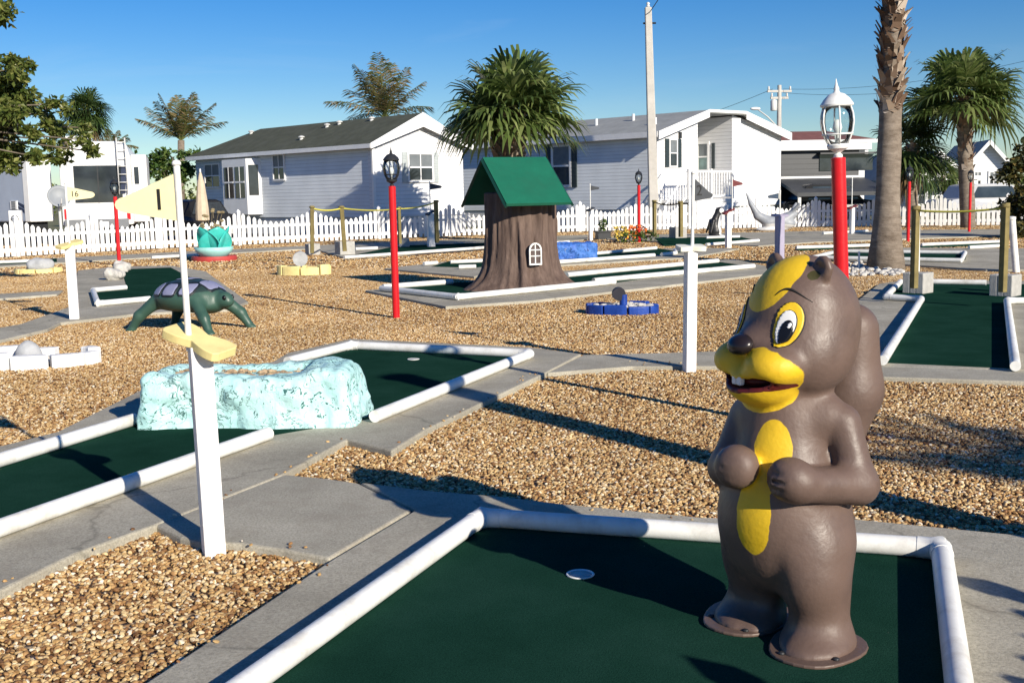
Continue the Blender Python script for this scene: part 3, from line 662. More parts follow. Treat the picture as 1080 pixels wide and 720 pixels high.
# ------------------------------------------------------------------ stump house
p = G(550, 303, ZS)
st = thing('stump_house', 'brown tree stump house under a green gabled roof with a small white arched window', 'stump house', p, 0)
def stump_sdf(P):
    x, y, z = P[..., 0], P[..., 1], P[..., 2]; th = np.arctan2(y, x); r = np.hypot(x, y)
    lob = .5+.5*np.cos(3*(th+.45)); lob2 = .5+.5*np.cos(5*th+1)
    R0 = .535+.03*(z-1.)*0+.05*np.clip(z-1.2, 0, 1)*0+(.08+.27*lob+.11*lob2)*np.exp(-np.maximum(z, 0)/.19)+.05*np.exp(-np.maximum(z, 0)/.7)
    R0 = R0+.02*np.sin(2*th+z)
    nz = vnoise(np.stack([np.cos(th)*3.4, np.sin(th)*3.4, z*.5+.12*np.sin(z*3+th*2)], -1), 3.2, 3)*.085+vnoise(np.stack([np.cos(th)*6, np.sin(th)*6, z*.8], -1), 3.1, 5)*.05
    return np.maximum((r-R0-nz)*.75, np.maximum(-z-.02, z-1.54))
def barkmat(name, a, b_, sc=1.):
    m, nt, b = newmat(name); L = nt.links.new
    tc = N(nt, 'ShaderNodeTexCoord'); mp = N(nt, 'ShaderNodeMapping'); mp.inputs['Scale'].default_value = (9*sc, 9*sc, 1.3*sc); L(tc.outputs['Object'], mp.inputs['Vector'])
    n = N(nt, 'ShaderNodeTexNoise', Scale=1.6, Detail=9., Roughness=.7); L(mp.outputs[0], n.inputs['Vector'])
    r = ramp(nt, [(.3, a), (.68, b_)]); L(n.outputs['Fac'], r.inputs['Fac']); L(r.outputs['Color'], b.inputs['Base Color']); b.inputs['Roughness'].default_value = .75; b.inputs['Specular IOR Level'].default_value = .25
    bp = N(nt, 'ShaderNodeBump', Strength=.55, Distance=.03); L(n.outputs['Fac'], bp.inputs['Height']); L(bp.outputs['Normal'], b.inputs['Normal']); return m
sdf_obj('trunk', stump_sdf, (-1.1,-1.1,-.02), (1.1,1.1,1.76), .027, barkmat('stump_bark', (.07,.045,.036), (.165,.115,.092), .8), st)
ra = R(24); e = Vector((math.cos(ra), math.sin(ra), 0)); f_ = Vector((math.sin(ra), -math.cos(ra), 0)); zc = Vector((0,0,1))
rc = Vector((-.07, .0, 2.09)); Lr, Wr, Hr, th = .555, .90, .73, .05
slope = (f_*Wr-zc*Hr); 
roof = MB()
for sg in (1, -1):
    d = (f_*sg*Wr-zc*Hr); nrm = d.cross(e)*(1 if sg > 0 else -1)
    nrm = (zc*Wr+f_*sg*Hr).normalized()
    a, b = rc-e*Lr, rc+e*Lr
    lowx = d*(1.0 if sg > 0 else .985)
    q = [a, b, b+lowx, a+lowx]; q2 = [v-nrm*th for v in q]
    if sg < 0: q[0], q[1] = a-zc*.003, b-zc*.003
    vs = q+q2
    roof.add(vs, [(0,1,2,3) if sg < 0 else (3,2,1,0), (7,6,5,4) if sg < 0 else (4,5,6,7), (0,4,5,1), (1,5,6,2), (2,6,7,3), (3,7,4,0)])
roof.build('roof', MT['green_roof'], st); MT['barge'] = mat('dark_green_board', (.008,.05,.035), .5)
for sg in (1, -1):      # darker barge boards along the gable edges
    for s2 in (1, -1):
        fas = MB(); a = rc+e*(Lr+.012)*s2-zc*.045; b = a+f_*sg*Wr-zc*Hr
        fas.tube([a, b], .028, 4); fas.build('barge_board', MT['barge'], st)
# arched lattice window on the trunk
win = MB(); wa = math.atan2(-.53, .20); cw = Vector((.215, -.598, .57)); wx = Vector((.945, .327, 0)); wz = Vector((0, 0, 1))
def warch(w, h, n=8):
    pts = [(-w, -h), (w, -h), (w, h*.35)]
    pts += [(w*math.cos(t), h*.35+h*.65*math.sin(t)) for t in np.linspace(0, math.pi, n+2)[1:-1]]
    return pts+[(-w, h*.35)]
o_ = warch(.105, .175); i_ = warch(.083, .150)
wn = Vector((.327, -.945, 0))
vs = []; 
for lay in (0.0, .03):
    vs += [cw+wx*x+wz*z+wn*lay for x, z in o_]+[cw+wx*x+wz*z+wn*lay for x, z in i_]
n_ = len(o_); fs = []
for k in range(n_):
    k2 = (k+1) % n_
    fs += [(2*n_+k, 2*n_+k2, 3*n_+k2, 3*n_+k), (k, k2, 2*n_+k2, 2*n_+k), (n_+k2, n_+k, 3*n_+k, 3*n_+k2)]
win.add(vs, fs)
for pa, pb in (((0,-.15),(0,.165)), ((-.083,-.035),(.083,-.035)), ((-.083,.06),(.083,.06))):
    win.tube([cw+wx*pa[0]+wz*pa[1]+wn*.015, cw+wx*pb[0]+wz*pb[1]+wn*.015], .011, 6)
wo = win.build('window', MT['white'], st)
pw = MB(); pw.plate(i_, cw+wn*.006, wx, wz, .008); pw.build('pane', mat('window_backing', (.07,.045,.04), .6, .2), wo)

# ------------------------------------------------------------------ painted rock planters
def rockmat(name, base, pit, hi):
    m, nt, b = newmat(name); L = nt.links.new
    tc = N(nt, 'ShaderNodeTexCoord')
    n1 = N(nt, 'ShaderNodeTexNoise', Scale=4., Detail=6.); L(tc.outputs['Object'], n1.inputs['Vector'])
    r1 = ramp(nt, [(.3, base), (.7, hi)]); L(n1.outputs['Fac'], r1.inputs['Fac'])
    n2 = N(nt, 'ShaderNodeTexNoise', Scale=24., Detail=5., Roughness=.62, Distortion=.7); L(tc.outputs['Object'], n2.inputs['Vector'])
    n2b = N(nt, 'ShaderNodeTexNoise', Scale=2.6, Detail=2.); L(tc.outputs['Object'], n2b.inputs['Vector'])
    ad = N(nt, 'ShaderNodeMath', operation='MULTIPLY_ADD'); L(n2b.outputs['Fac'], ad.inputs[0]); ad.inputs[1].default_value = .22; L(n2.outputs['Fac'], ad.inputs[2])
    n6 = N(nt, 'ShaderNodeTexNoise', Scale=8., Detail=6., Roughness=.6, Distortion=1.2); L(tc.outputs['Object'], n6.inputs['Vector'])
    s6 = N(nt, 'ShaderNodeMath', operation='SUBTRACT'); L(n6.outputs['Fac'], s6.inputs[0]); s6.inputs[1].default_value = .5
    a6 = N(nt, 'ShaderNodeMath', operation='ABSOLUTE'); L(s6.outputs[0], a6.inputs[0]); r6 = ramp(nt, [(.006, (1,1,1)), (.016, (0,0,0))]); L(a6.outputs[0], r6.inputs['Fac'])
    g6 = ramp(nt, [(.50, (1,1,1)), (.58, (.0,)*3)]); L(n2b.outputs['Fac'], g6.inputs['Fac'])
    m6 = N(nt, 'ShaderNodeMath', operation='MULTIPLY'); L(r6.outputs['Color'], m6.inputs[0]); L(g6.outputs['Color'], m6.inputs[1])
    r2b = ramp(nt, [(.745, (0,0,0)), (.765, (1,1,1))]); L(ad.outputs[0], r2b.inputs['Fac'])
    r2 = N(nt, 'ShaderNodeMix', data_type='RGBA', blend_type='LIGHTEN'); r2.inputs[0].default_value = 1; L(r2b.outputs['Color'], r2.inputs[6]); L(m6.outputs[0], r2.inputs[7])
    mx = N(nt, 'ShaderNodeMix', data_type='RGBA'); L(r2.outputs[2], mx.inputs[0]); L(r1.outputs['Color'], mx.inputs[6]); mx.inputs[7].default_value = (*pit, 1)
    # bare stone where the paint has gone near the foot
    n4 = N(nt, 'ShaderNodeTexNoise', Scale=5., Detail=8., Roughness=.7); L(tc.outputs['Object'], n4.inputs['Vector'])
    r4 = ramp(nt, [(.64, (0,0,0)), (.68, (.8,)*3)]); L(n4.outputs['Fac'], r4.inputs['Fac'])
    mx2 = N(nt, 'ShaderNodeMix', data_type='RGBA'); L(r4.outputs['Color'], mx2.inputs[0]); L(mx.outputs[2], mx2.inputs[6]); mx2.inputs[7].default_value = (.5,.52,.46,1)
    L(mx2.outputs[2], b.inputs['Base Color']); b.inputs['Roughness'].default_value = .6
    sb = N(nt, 'ShaderNodeMath', operation='SUBTRACT'); L(n1.outputs['Fac'], sb.inputs[0]); L(r2.outputs[2], sb.inputs[1])
    n5 = N(nt, 'ShaderNodeTexNoise', Scale=38., Detail=4.); L(tc.outputs['Object'], n5.inputs['Vector'])
    ad2 = N(nt, 'ShaderNodeMath', operation='MULTIPLY_ADD'); L(n5.outputs['Fac'], ad2.inputs[0]); ad2.inputs[1].default_value = .5; L(sb.outputs[0], ad2.inputs[2])
    bp = N(nt, 'ShaderNodeBump', Strength=.6, Distance=.02); L(ad2.outputs[0], bp.inputs['Height']); L(bp.outputs['Normal'], b.inputs['Normal']); return m
MT['aqua'] = rockmat('turquoise_paint', (.40,.70,.68), (.03,.13,.12), (.55,.80,.78))
MT['bluerock'] = rockmat('blue_paint', (.015,.09,.42), (.01,.03,.15), (.07,.22,.62))
def rock_planter(label, c, rz, L_, D_, H_, m, fill, seed, h, cav=True):
    t = thing('rock_planter', label, 'rock planter', c, rz)
    def f(P):
        w = np.stack([vnoise(P, 2.2, seed+i) for i in range(3)], -1)*.09*min(1, H_*2.2)
        Q = P+w; taper = 1+.05*(P[..., 2:3]/H_-.5)*np.array([-1, -1, 0]); Q = Q*(2-taper)
        d = sbox(Q, (0,0,H_*.5-.04), (L_, D_, H_+.08), .09*min(1, H_*2.2))
        d = d+vnoise(P, 7, seed+4)*.05+vnoise(P, 19, seed+5)*.028
        if cav: d = smax(d, -sbox(P+w*.6, (-.08*L_,.02,H_), (L_*.66, D_*.5, H_*.3), .05), .03)
        return np.maximum(d, -P[..., 2]-.02)
    sdf_obj('shell', f, (-L_*.6,-D_*.75,-.03), (L_*.6,D_*.75,H_*1.25), h, m, t)
    if cav:
        mb = MB(); r_ = random.Random(seed)
        for _ in range(170):
            s_ = r_.uniform(.012,.024)*(1 if L_ > 1.2 else .9)
            mb.ell((-.08*L_+r_.uniform(-.33,.33)*L_, .02+r_.uniform(-.24,.24)*D_, H_*.86+r_.uniform(-.01,.012)), (s_*1.3, s_, s_*.6), 7, 5)
        mb.build('stone_fill', fill, t)['kind'] = 'stuff'
    return t
MT['fill'] = mat('mixed_pebbles', (.42,.30,.18), .8, .6, 14)
c = (G(150,444,ZS)+G(388,438,ZS)+G(265,455,ZS))/3; c.y += .11
rock_planter('big turquoise painted rock planter with dark pits lying across the green lane', (c.x-.0, c.y, ZS+.004), R(-3), 1.42, .66, .355, MT['aqua'], MT['fill'], 11, .016)
c = G(606, 273, ZS)
rock_planter('bright blue painted rock planter behind the stump house', (c.x, c.y+.3, ZS), R(8), 1.05, .6, .36, MT['bluerock'], MT['fill'], 23, .022)

# ------------------------------------------------------------------ lamp posts
def make_lamp(label, base, fm, pole_h, pole_r, ls, group, rz=0.):
    t = thing('lamp_post', label, 'lamp post', base, rz, group)
    MB().lathe([(pole_r*1.02,-.05),(pole_r,.0),(pole_r,pole_h),(pole_r*.6,pole_h+.004)], 24).build('pole', MT['red'], t, True, sharp=50)
    z = pole_h
    MB().lathe([(.012*ls,z),(.02*ls,z+.004),(.02*ls,z+.014*ls),(.010*ls,z+.022*ls),(.03*ls,z+.034*ls),(.046*ls,z+.042*ls),(.05*ls,z+.056*ls),(.046*ls,z+.062*ls),(.03*ls,z+.064*ls)], 16).build('collar', fm, t, True, sharp=40)
    fr = MB(); prof = [(.044,.062),(.058,.085),(.071,.12),(.077,.16),(.074,.195),(.064,.228)]
    for k in range(6):
        a = math.pi*k/3+.4
        fr.tube([(r*ls*math.cos(a), r*ls*math.sin(a), z+q*ls) for r, q in prof], .0042*ls, 6)
    for r, q in ((.0655,.105),(.063,.230)):
        n = 18; pts = [(r*ls*math.cos(2*math.pi*k/n), r*ls*math.sin(2*math.pi*k/n), z+q*ls) for k in range(n+1)]; fr.tube(pts, .0045*ls, 6)
    fr.build('lantern_frame', fm, t, True)
    MB().lathe([(r*ls*.93, z+q*ls) for r, q in prof], 18).build('lantern_glass', MT['lampglass'], t, True)
    MB().lathe([(.007*ls,z+.064*ls),(.007*ls,z+.10*ls),(.012*ls,z+.105*ls),(.022*ls,z+.135*ls),(.016*ls,z+.165*ls),(.002*ls,z+.172*ls)], 12).build('bulb', MT['bulb'], t, True)
    MB().lathe([(.06*ls,z+.232*ls),(.073*ls,z+.230*ls),(.074*ls,z+.238*ls),(.058*ls,z+.262*ls),(.036*ls,z+.283*ls),(.016*ls,z+.29*ls),(.011*ls,z+.30*ls),(.013*ls,z+.306*ls),(.006*ls,z+.325*ls),(.001*ls,z+.352*ls)], 18).build('lantern_roof', fm, t, True, sharp=40)
    return t
def clearglass(name):
    m, nt, b = newmat(name); L = nt.links.new
    tr = N(nt, 'ShaderNodeBsdfTransparent'); tr.inputs['Color'].default_value = (.93,.96,.96,1)
    gl = N(nt, 'ShaderNodeBsdfGlossy'); gl.inputs['Roughness'].default_value = .03
    fz = N(nt, 'ShaderNodeFresnel'); fz.inputs['IOR'].default_value = 1.35
    n = N(nt, 'ShaderNodeTexNoise', Scale=40., Detail=3.); tc = N(nt, 'ShaderNodeTexCoord'); L(tc.outputs['Object'], n.inputs['Vector'])
    ad = N(nt, 'ShaderNodeMath', operation='MULTIPLY_ADD'); L(n.outputs['Fac'], ad.inputs[0]); ad.inputs[1].default_value = .08; L(fz.outputs[0], ad.inputs[2])
    ms = N(nt, 'ShaderNodeMixShader'); L(ad.outputs[0], ms.inputs[0]); L(tr.outputs[0], ms.inputs[1]); L(gl.outputs[0], ms.inputs[2]); L(ms.outputs[0], nt.nodes['Material Output'].inputs['Surface']); return m
MT['lampglass'] = clearglass('lantern_glass'); MT['bulb'] = mat('frosted_bulb', (.8,.8,.76), .3, .03)
GL = 'red lamp posts round the course'
lw = make_lamp('red lamp post with a white lantern, right behind the brown statue', G(892,463), MT['lampwhite'], 1.73, .043, 1.33, GL, .3)
lw.rotation_euler = (0, -.044, .0)
lb = make_lamp('red lamp post with a black lantern, standing on open gravel left of the stump house', G(418,336), MT['black'], 1.68, .046, 1.40, GL)
index_kids(lb)
for lab, px, py, sc in (('red lamp post before the white trailer at the left fence', 126, 281, 1.0), ('red lamp post rising out of orange flowers near the blue rock', 674, 256, 1.04), ('red lamp post half hidden between the big palm trunk and a stake', 957.5, 255, 1.0), ('red lamp post beside the far right fan palm', 1022, 246, .97)):
    q = dup(lb, G(px, py), .7, lab, GL, sc)

# ------------------------------------------------------------------ flag posts
def pennant(L_, H_, drop=.62, n=7):
    r = .05*L_/.26
    tip = [(L_-r+r*math.cos(t), -H_*drop+r*.62*math.sin(t)) for t in np.linspace(math.pi/2*.9, -math.pi/2*.9, n)]
    return [(0, 0)]+tip+[(0, -H_)]
def flag_post(label, base, post_h, pole_h, side, fl, num, fm, pm, bm_, post_rz=.35, tilt=0., face=0., pw=.092, plaque='wave', prz=0., ptilt=0., group='flag posts of the golf holes', pole_off=-.03, plen=.36):
    """post of square timber, a board on its top, a thin pole and a pennant"""
    t = thing('flag_post', label, 'flag post', base, 0, group); t.rotation_euler = (0, tilt, 0)
    MB().box((0,0,post_h/2-.05), (pw, pw, post_h+.1), post_rz).build('post', pm, t, bevel=.006)
    if plaque:
        n = 22; top = []; bot = []
        for k in range(n+1):
            s = -1+2*k/n; w = .060+.030*math.cos(s*math.pi*1.0+math.pi)*1.0 if plaque == 'wave' else .07
            w = (.052+.028*abs(math.sin(s*math.pi*.72)))*(1 if abs(s) < .93 else .72)
            top.append((s*plen/2, w)); bot.append((s*plen/2, -w))
        poly = top+bot[::-1]
        o = Vector((0,0,post_h+.02)); ax = Vector((math.cos(prz)*math.cos(ptilt), math.sin(prz)*math.cos(ptilt), math.sin(ptilt))); ay = Vector((-math.sin(prz), math.cos(prz), .12)).normalized()
        ay = (ay-ax*ay.dot(ax)).normalized()
        MB().plate(poly, o, ax, ay, .04).build('board', bm_, t, bevel=.004)
    MB().tube([(pole_off,0,post_h-.02), (pole_off,0,pole_h)], .0145 if pw > .08 else .012, 12).build('pole', MT['white'], t, True, sharp=50)
    MB().lathe([(.001,0),(.019,.0),(.02,.01),(.014,.02),(.001,.024)], 12, (pole_off,0,pole_h)).build('pole_cap', MT['white'], t, True)
    if fl:
        L_, H_, drop = fl; d = Vector((side*math.cos(face), side*math.sin(face), 0))
        o = Vector((pole_off,0,pole_h-.03))
        MB().plate(pennant(L_, H_, drop), o, d, Vector((0,0,1)), .012).build('flag', fm, t)
        if num:
            cc = o+d*(L_*.30)+Vector((0,0,-H_*.56)); nn = Vector((-d.y, d.x, 0)); xx = d
            if side < 0: xx = -d
            nn = xx.cross(Vector((0,0,1)))
            Mx = Matrix((xx, Vector((0,0,1)), nn)).transposed().to_4x4(); Mx.translation = cc+nn*.0075
            text(num, H_*.62 if len(num) == 1 else H_*.55, MT['ink'], t, Mx)
    return t
flag_post('tall white flag post numbered 1 with a cream pennant in the near left gravel', G(226,585), .93, 1.70, -1, (.285,.205,.62), '1', MT['flagyellow'], MT['white_wood'], MT['yellow'], post_rz=.42, tilt=-.014, face=-.12, prz=R(-26), ptilt=R(-20), plen=.31, pole_off=-.045)
flag_post('white flag post numbered 16 left of the turtle, its cream pennant pointing right', G(79,340), 1.0, 1.80, 1, (.36,.19,.62), '16', MT['flagyellow'], MT['white_wood'], MT['yellow'], post_rz=.3, tilt=.0, face=.1, prz=R(60), ptilt=R(12), pw=.12, pole_off=.0)
flag_post('white flag post numbered 2 with a dark grey pennant in the middle gravel', G(727,393), 1.05, 1.69, 1, (.2,.20,.75), '2', MT['flaggrey'], MT['white_wood'], MT['flagwhite'], post_rz=.25, tilt=.012, face=.45, prz=R(8), ptilt=0, plen=.24, pole_off=.012)
flag_post('small white flag post with a black pennant before the white gable', G(455,262), 1.04, 1.96, 1, (.36,.20,.6), None, MT['flaggrey'], MT['white_wood'], MT['flaggrey'], prz=.9, ptilt=.35, pw=.2, pole_off=0)
flag_post('small white flag post beyond the blue rock, grey pennant in front of the grey siding', G(623,254), 1.0, 1.82, 1, (.3,.17,.6), None, MT['flaggrey'], MT['white_wood'], MT['flaggrey'], prz=.9, ptilt=.3, pw=.11, pole_off=0)
flag_post('white flag post with dark maroon board and pennant right of the bird figure', G(768,262), .97, 1.86, 1, (.28,.2,.6), None, MT['maroon'], MT['white_wood'], MT['maroon'], prz=.4, ptilt=.4, pw=.13, pole_off=.1)
MT['lavender'] = mat('lavender_grey', (.36,.33,.44), .6, .1, 6)  # even lavender grey for one post and its board
flag_post('lavender grey flag post with forked board before the pale sea creature', G(822,277), .98, 1.5, -1, (.26,.13,.6), None, MT['flagwhite'], MT['lavender'], MT['lavender'], prz=.3, ptilt=.0, pw=.15, pole_off=0)
flag_post('white flag post with a red board left of the big palm trunk', G(898.5,248), .9, 1.85, 1, None, None, MT['flagwhite'], MT['white_wood'], MT['maroon'], prz=.4, ptilt=.3, pw=.12, pole_off=-.02)

# ------------------------------------------------------------------ stakes, blocks, ropes
def stake(label, b, t_, r=.045, m='wood', name='stake', cat='stake', grp='wooden stakes holding the ropes', lift=0.):
    B = G(*b, lift); T = W(t_[0], t_[1], B.y)
    o = thing(name, label, cat, B, 0, grp); d = Vector(T)-B
    if m == 'wood':
        q = d.to_track_quat('Z', 'Y').to_matrix()
        MB().box(d/2, (r*1.7, r*1.7, d.length), .5, None).build('shaft', MT[m], o, bevel=.006) if abs(d.x) < .03 else MB().tube([(0,0,-.02), d], r, 5).build('shaft', MT[m], o)
        MB().lathe([(r*1.25,0),(r*1.32,.012),(r*1.32,.03),(r*1.25,.042)], 10, tuple(d*.97-Vector((0,0,.02)))).build('rope_loop', MT['wood'], o, True)
    else:
        MB().tube([(0,0,-.02), d], r, 12).build('shaft', MT[m], o, True, sharp=50)
        MB().lathe([(r*1.15,0),(r*1.2,.01),(r*1.2,.05),(r*.5,.06)], 12, tuple(d-Vector((0,0,.045)))).build('cap', MT[m], o, True, sharp=50)
    return T
def conblock(label, px, py, w, rz, grp='concrete blocks under the stakes', lift=0.):
    B = G(px, py, lift); o = thing('concrete_block', label, 'concrete block', B, rz, grp)
    h = w*.95; a = w/2; i_ = a*.3
    mb = MB()
    mb.bx((-a,-a,0), (a,-i_,h)); mb.bx((-a,i_,0), (a,a,h)); mb.bx((-a,-i_+.001,0), (-i_,i_-.001,h-.003)); mb.bx((i_,-i_+.001,0), (a,i_-.001,h-.003))
    mb.build('block', MT['block'], o, bevel=.012)
    MB().bx((-i_+.002,-i_+.002,0), (i_-.002,i_-.002,h*.8)).build('mortar', MT['block'], o)
    return o
T1 = stake('thin dark stake, leftmost of the roped row by the fence', (329,266), (329,217), .05, lift=.3)
T2 = stake('leaning wooden stake, second from the left in the roped row', (363.5,264), (360,217), .055, lift=.3)
T3 = stake('stake close behind the black lantern lamp post', (421.5,257), (421,218), .05, lift=.2)
T4 = stake('stake beside the small post with the black pennant', (460.5,256), (460,211), .06, lift=.2)
T5 = stake('olive stake at the foot of the tall utility pole', (690.5,250), (690,211), .06, lift=.1)
T6 = stake('dark stake on a block below the white porch', (718.5,250), (717.5,212), .06, lift=.2)
T7 = stake('olive stake with a white pipe behind it, left end of the right green lane', (964,304), (966,217), .045, lift=.25)
T8 = stake('olive stake at the right edge beside a white leaning pipe', (1058,308), (1060,214), .045, lift=.25)
conblock('grey block under the leftmost roped stake', 330, 269, .33, .5); conblock('grey block under the leaning second stake', 364, 270, .42, .5)
conblock('grey block behind the black lantern lamp post', 425, 262, .32, .4); conblock('grey block under the dark stake by the porch', 715, 252.5, .42, .4)
conblock('pale concrete block at the left back corner of the right lane', 968, 309, .31, .75, lift=ZS); conblock('pale concrete block with yellow rope at the right edge', 1060, 312, .31, .75, lift=ZS)
stake('upright white pipe behind the left olive stake', (967,288), (967.5,222), .05, 'white', 'white_pipe', 'pipe', 'white pipes standing behind the stakes')
stake('leaning white pipe behind the right olive stake', (1072,288), (1067,229), .06, 'white', 'white_pipe', 'pipe', 'white pipes standing behind the stakes')
def rope(label, pts, r=.016, sag=.05, m='rope'):
    P = []
    for i in range(len(pts)-1):
        for k in range(8 if i < len(pts)-2 else 9):
            t = k/8; P.append(Vector(pts[i]).lerp(Vector(pts[i+1]), t)-Vector((0,0,sag*4*t*(1-t))))
    c = P[0].copy(); mb = MB().tube([q-c for q in P], r, 6); o = mb.build('rope', MT[m], None, True); o.location = c; tag(o, label, 'rope', 'ropes between the stakes')
dz = Vector((0,0,.06))
rope('yellow rope strung past the black lantern lamp in front of the white gable', [T1-dz, T2-dz, T3-dz, T4-dz], .022)
rope('dark rope between the utility pole stake and the porch stake', [T5-dz, T6-dz], .02, .08, 'wood')
rope('yellow rope stretched in front of the far right fan palm', [T7-dz, T8-dz], .015, .03)
b = G(1050, 300, ZS+.1); o = MB().tube([(0,0,-.1),(.02,0,.0),(.0,.02,.07),(.03,0,.11),(-.02,.01,.13)], [.05,.085,.075,.05,.02], 9).build('rope_coil', MT['rope'], None, True); o.location = b; tag(o, 'crumpled bright yellow coil left on the right concrete block', 'rope coil')

# ------------------------------------------------------------------ small planters and figures
def brick_ring(label, c, rx, ry, h, w, n, m, rz=0., gaps=(), arc=(0, 2*math.pi), cat='planter', r0=.012):
    t = thing('brick_planter', label, cat, c, rz)
    a0, a1 = arc
    for k in range(n):
        if k in gaps: continue
        s = a0+(a1-a0)*(k+.04)/n; e_ = a0+(a1-a0)*(k+.96)/n; ths = np.linspace(s, e_, 6)
        poly = [((rx)*math.cos(q), (ry)*math.sin(q)) for q in ths]+[((rx-w)*math.cos(q), (ry-w)*math.sin(q)) for q in ths[::-1]]
        hh = h*random.uniform(.72, 1.08)
        MB().prism(poly, -.03, hh).build('brick', m, t, bevel=r0)
    return t
def pebbles(t, n, rx, ry, z, s, m, name='pebbles', seed=1):
    mb = MB(); r_ = random.Random(seed)
    for _ in range(n):
        a = r_.uniform(0, 6.28); q = math.sqrt(r_.random()); k = r_.uniform(.6, 1.3)*s
        mb.ell((rx*q*math.cos(a), ry*q*math.sin(a), z+r_.uniform(-.01,.02)), (k*1.2, k, k*.7), 7, 5)
    o = mb.build(name, m, t); o['kind'] = 'stuff'; return o
MT['whiteblock'] = mat('white_painted_brick', (.8,.8,.79), .6, .05, 6, dirt=(.5,.48,.42), dscale=6, damt=.35, bump=.15, bscale=30)
MT['greystone'] = mat('grey_stone', (.42,.43,.44), .8, .2, 6, bump=.4, bscale=18)
MT['bluebrick'] = mat('blue_painted_brick', (.010,.045,.26), .4, .2, 8, dirt=(.02,.1,.5), dscale=5, damt=.5, bump=.15)
c = G(38, 386); t = brick_ring('white painted brick planter holding grey stones at the left edge', c, .60, .32, .17, .12, 10, MT['whiteblock'], R(12), gaps=(1,4))
pebbles(t, 60, .42, .18, .05, .035, MT['whitestone'], 'white_pebbles', 3)
def sboulder(P): return sell(P, (-.06,.04,.12), (.11,.09,.12))+vnoise(P, 8, 2)*.07
sdf_obj('round_stone', sboulder, (-.3,-.2,-.05), (.2,.25,.35), .015, MT['greystone'], t)
c = G(658, 333); t = brick_ring('low blue painted brick planter with white pebbles and a dark round disc', c+Vector((0,.22,0)), .47, .24, .15, .08, 9, MT['bluebrick'], R(-8))
pebbles(t, 70, .38, .15, .1, .035, MT['whitestone'], 'white_pebbles', 5)
MB().tube([(.02,-.1,0),(.02,-.1,.26)], .05, 12).build('disc_stem', MT['bluebrick'], t, True, sharp=50)
MB().tube([(-.03,-.16,.27),(-.045,-.10,.275)], .085, 18).build('round_disc', mat('dark_disc', (.02,.02,.03), .5), t, True, sharp=50)
c = G(34, 289); t = brick_ring('flat pale yellow planter ring with a grey lump, left of post 16', c+Vector((0,.35,0)), .52, .38, .12, .16, 8, MT['yellow'], .2)
sdf_obj('grey_lump', lambda P: sell(P, (.03,.1,.16), (.3,.2,.18))+vnoise(P, 6, 8)*.06, (-.4,-.25,-.05), (.5,.4,.45), .03, MT['greystone'], t)
c = G(318, 291); t = brick_ring('pale yellow brick planter with a grey disc near the roped stakes', c+Vector((0,.3,0)), .56, .32, .2, .14, 8, MT['yellow'], -.1)
MB().tube([(-.04,-.1,.33),(-.06,-.02,.34)], .15, 18).build('grey_disc', MT['greystone'], t, True, sharp=50)
pebbles(t, 30, .4, .16, .1, .04, MT['whitestone'], 'white_pebbles', 9)

# turquoise lotus in a red ring
c = G(222, 276); t = thing('lotus_planter', 'turquoise lotus flower planter on a red ring in front of the left fence', 'lotus planter', c+Vector((0,.4,0)))
MT['teal'] = mat('turquoise_enamel', (.05,.48,.42), .35, .15, 3, dirt=(.3,.7,.65), dscale=2, damt=.5, bump=.05)
MT['palaqua'] = mat('pale_aqua_enamel', (.35,.68,.64), .4, .12, 4, bump=.05)
MT['redring'] = mat('faded_red_paint', (.42,.05,.045), .6, .15, 6)
MB().lathe([(.40,.0),(.56,.0),(.58,.06),(.56,.13),(.44,.13),(.40,.1)], 26).build('base_ring', MT['redring'], t, True, sharp=40)
def petal(a, wid, hgt, lean, base=.14):
    nu, nv = 10, 9; vs = []; 
    for side in (0, 1):
        for i in range(nu+1):
            u = i/nu; hw = wid*math.sin(math.pi*min(.999, .16+.84*u))**.75*(1 if u < .55 else 1)
            for j in range(nv+1):
                v = -1+2*j/nv
                x = hw*v; rr = .12+lean*math.sin(u*1.5)-.16*(v*v)*math.sin(math.pi*u)*.9-side*.025; z = base+hgt*u**.9
                vs.append((rr*math.cos(a)-x*math.sin(a), rr*math.sin(a)+x*math.cos(a), z))
    m_ = (nu+1)*(nv+1); fs = []
    for i in range(nu):
        for j in range(nv):
            q = i*(nv+1)+j; fs.append((q, q+1, q+nv+2, q+nv+1)); fs.append((m_+q, m_+q+nv+1, m_+q+nv+2, m_+q+1))
    for i in range(nu):
        for j in (0, nv):
            q = i*(nv+1)+j; fs.append((q, q+nv+1, m_+q+nv+1, m_+q))
    for j in range(nv):
        for i in (0, nu):
            q = i*(nv+1)+j; fs.append((q, q+1, m_+q+1, m_+q))
    return MB().add(vs, fs)
for k in range(5): petal(R(-58+72*k), .44, .74, .30).build('petal', MT['teal'], t, True)
MB().lathe([(.20,.06),(.34,.12),(.46,.24),(.50,.36),(.47,.36),(.42,.26),(.30,.16),(.001,.14)], 22).build('bowl', MT['palaqua'], t, True)
st_ = MB(); r_ = random.Random(4)
for k in range(16):
    a = r_.uniform(0, 6.28); l = r_.uniform(.8, 1.35); st_.tube([(0,0,.2), (.12*math.cos(a),.12*math.sin(a),l*.6), (.28*math.cos(a+.4),.28*math.sin(a+.4),l)], [.012,.009,.004], 5)
    st_.ell((.28*math.cos(a+.4),.28*math.sin(a+.4),l), (.06,.05,.04), 6, 4)
st_.build('dry_stems', mat('dry_stems', (.25,.2,.11), .8, .4), t)

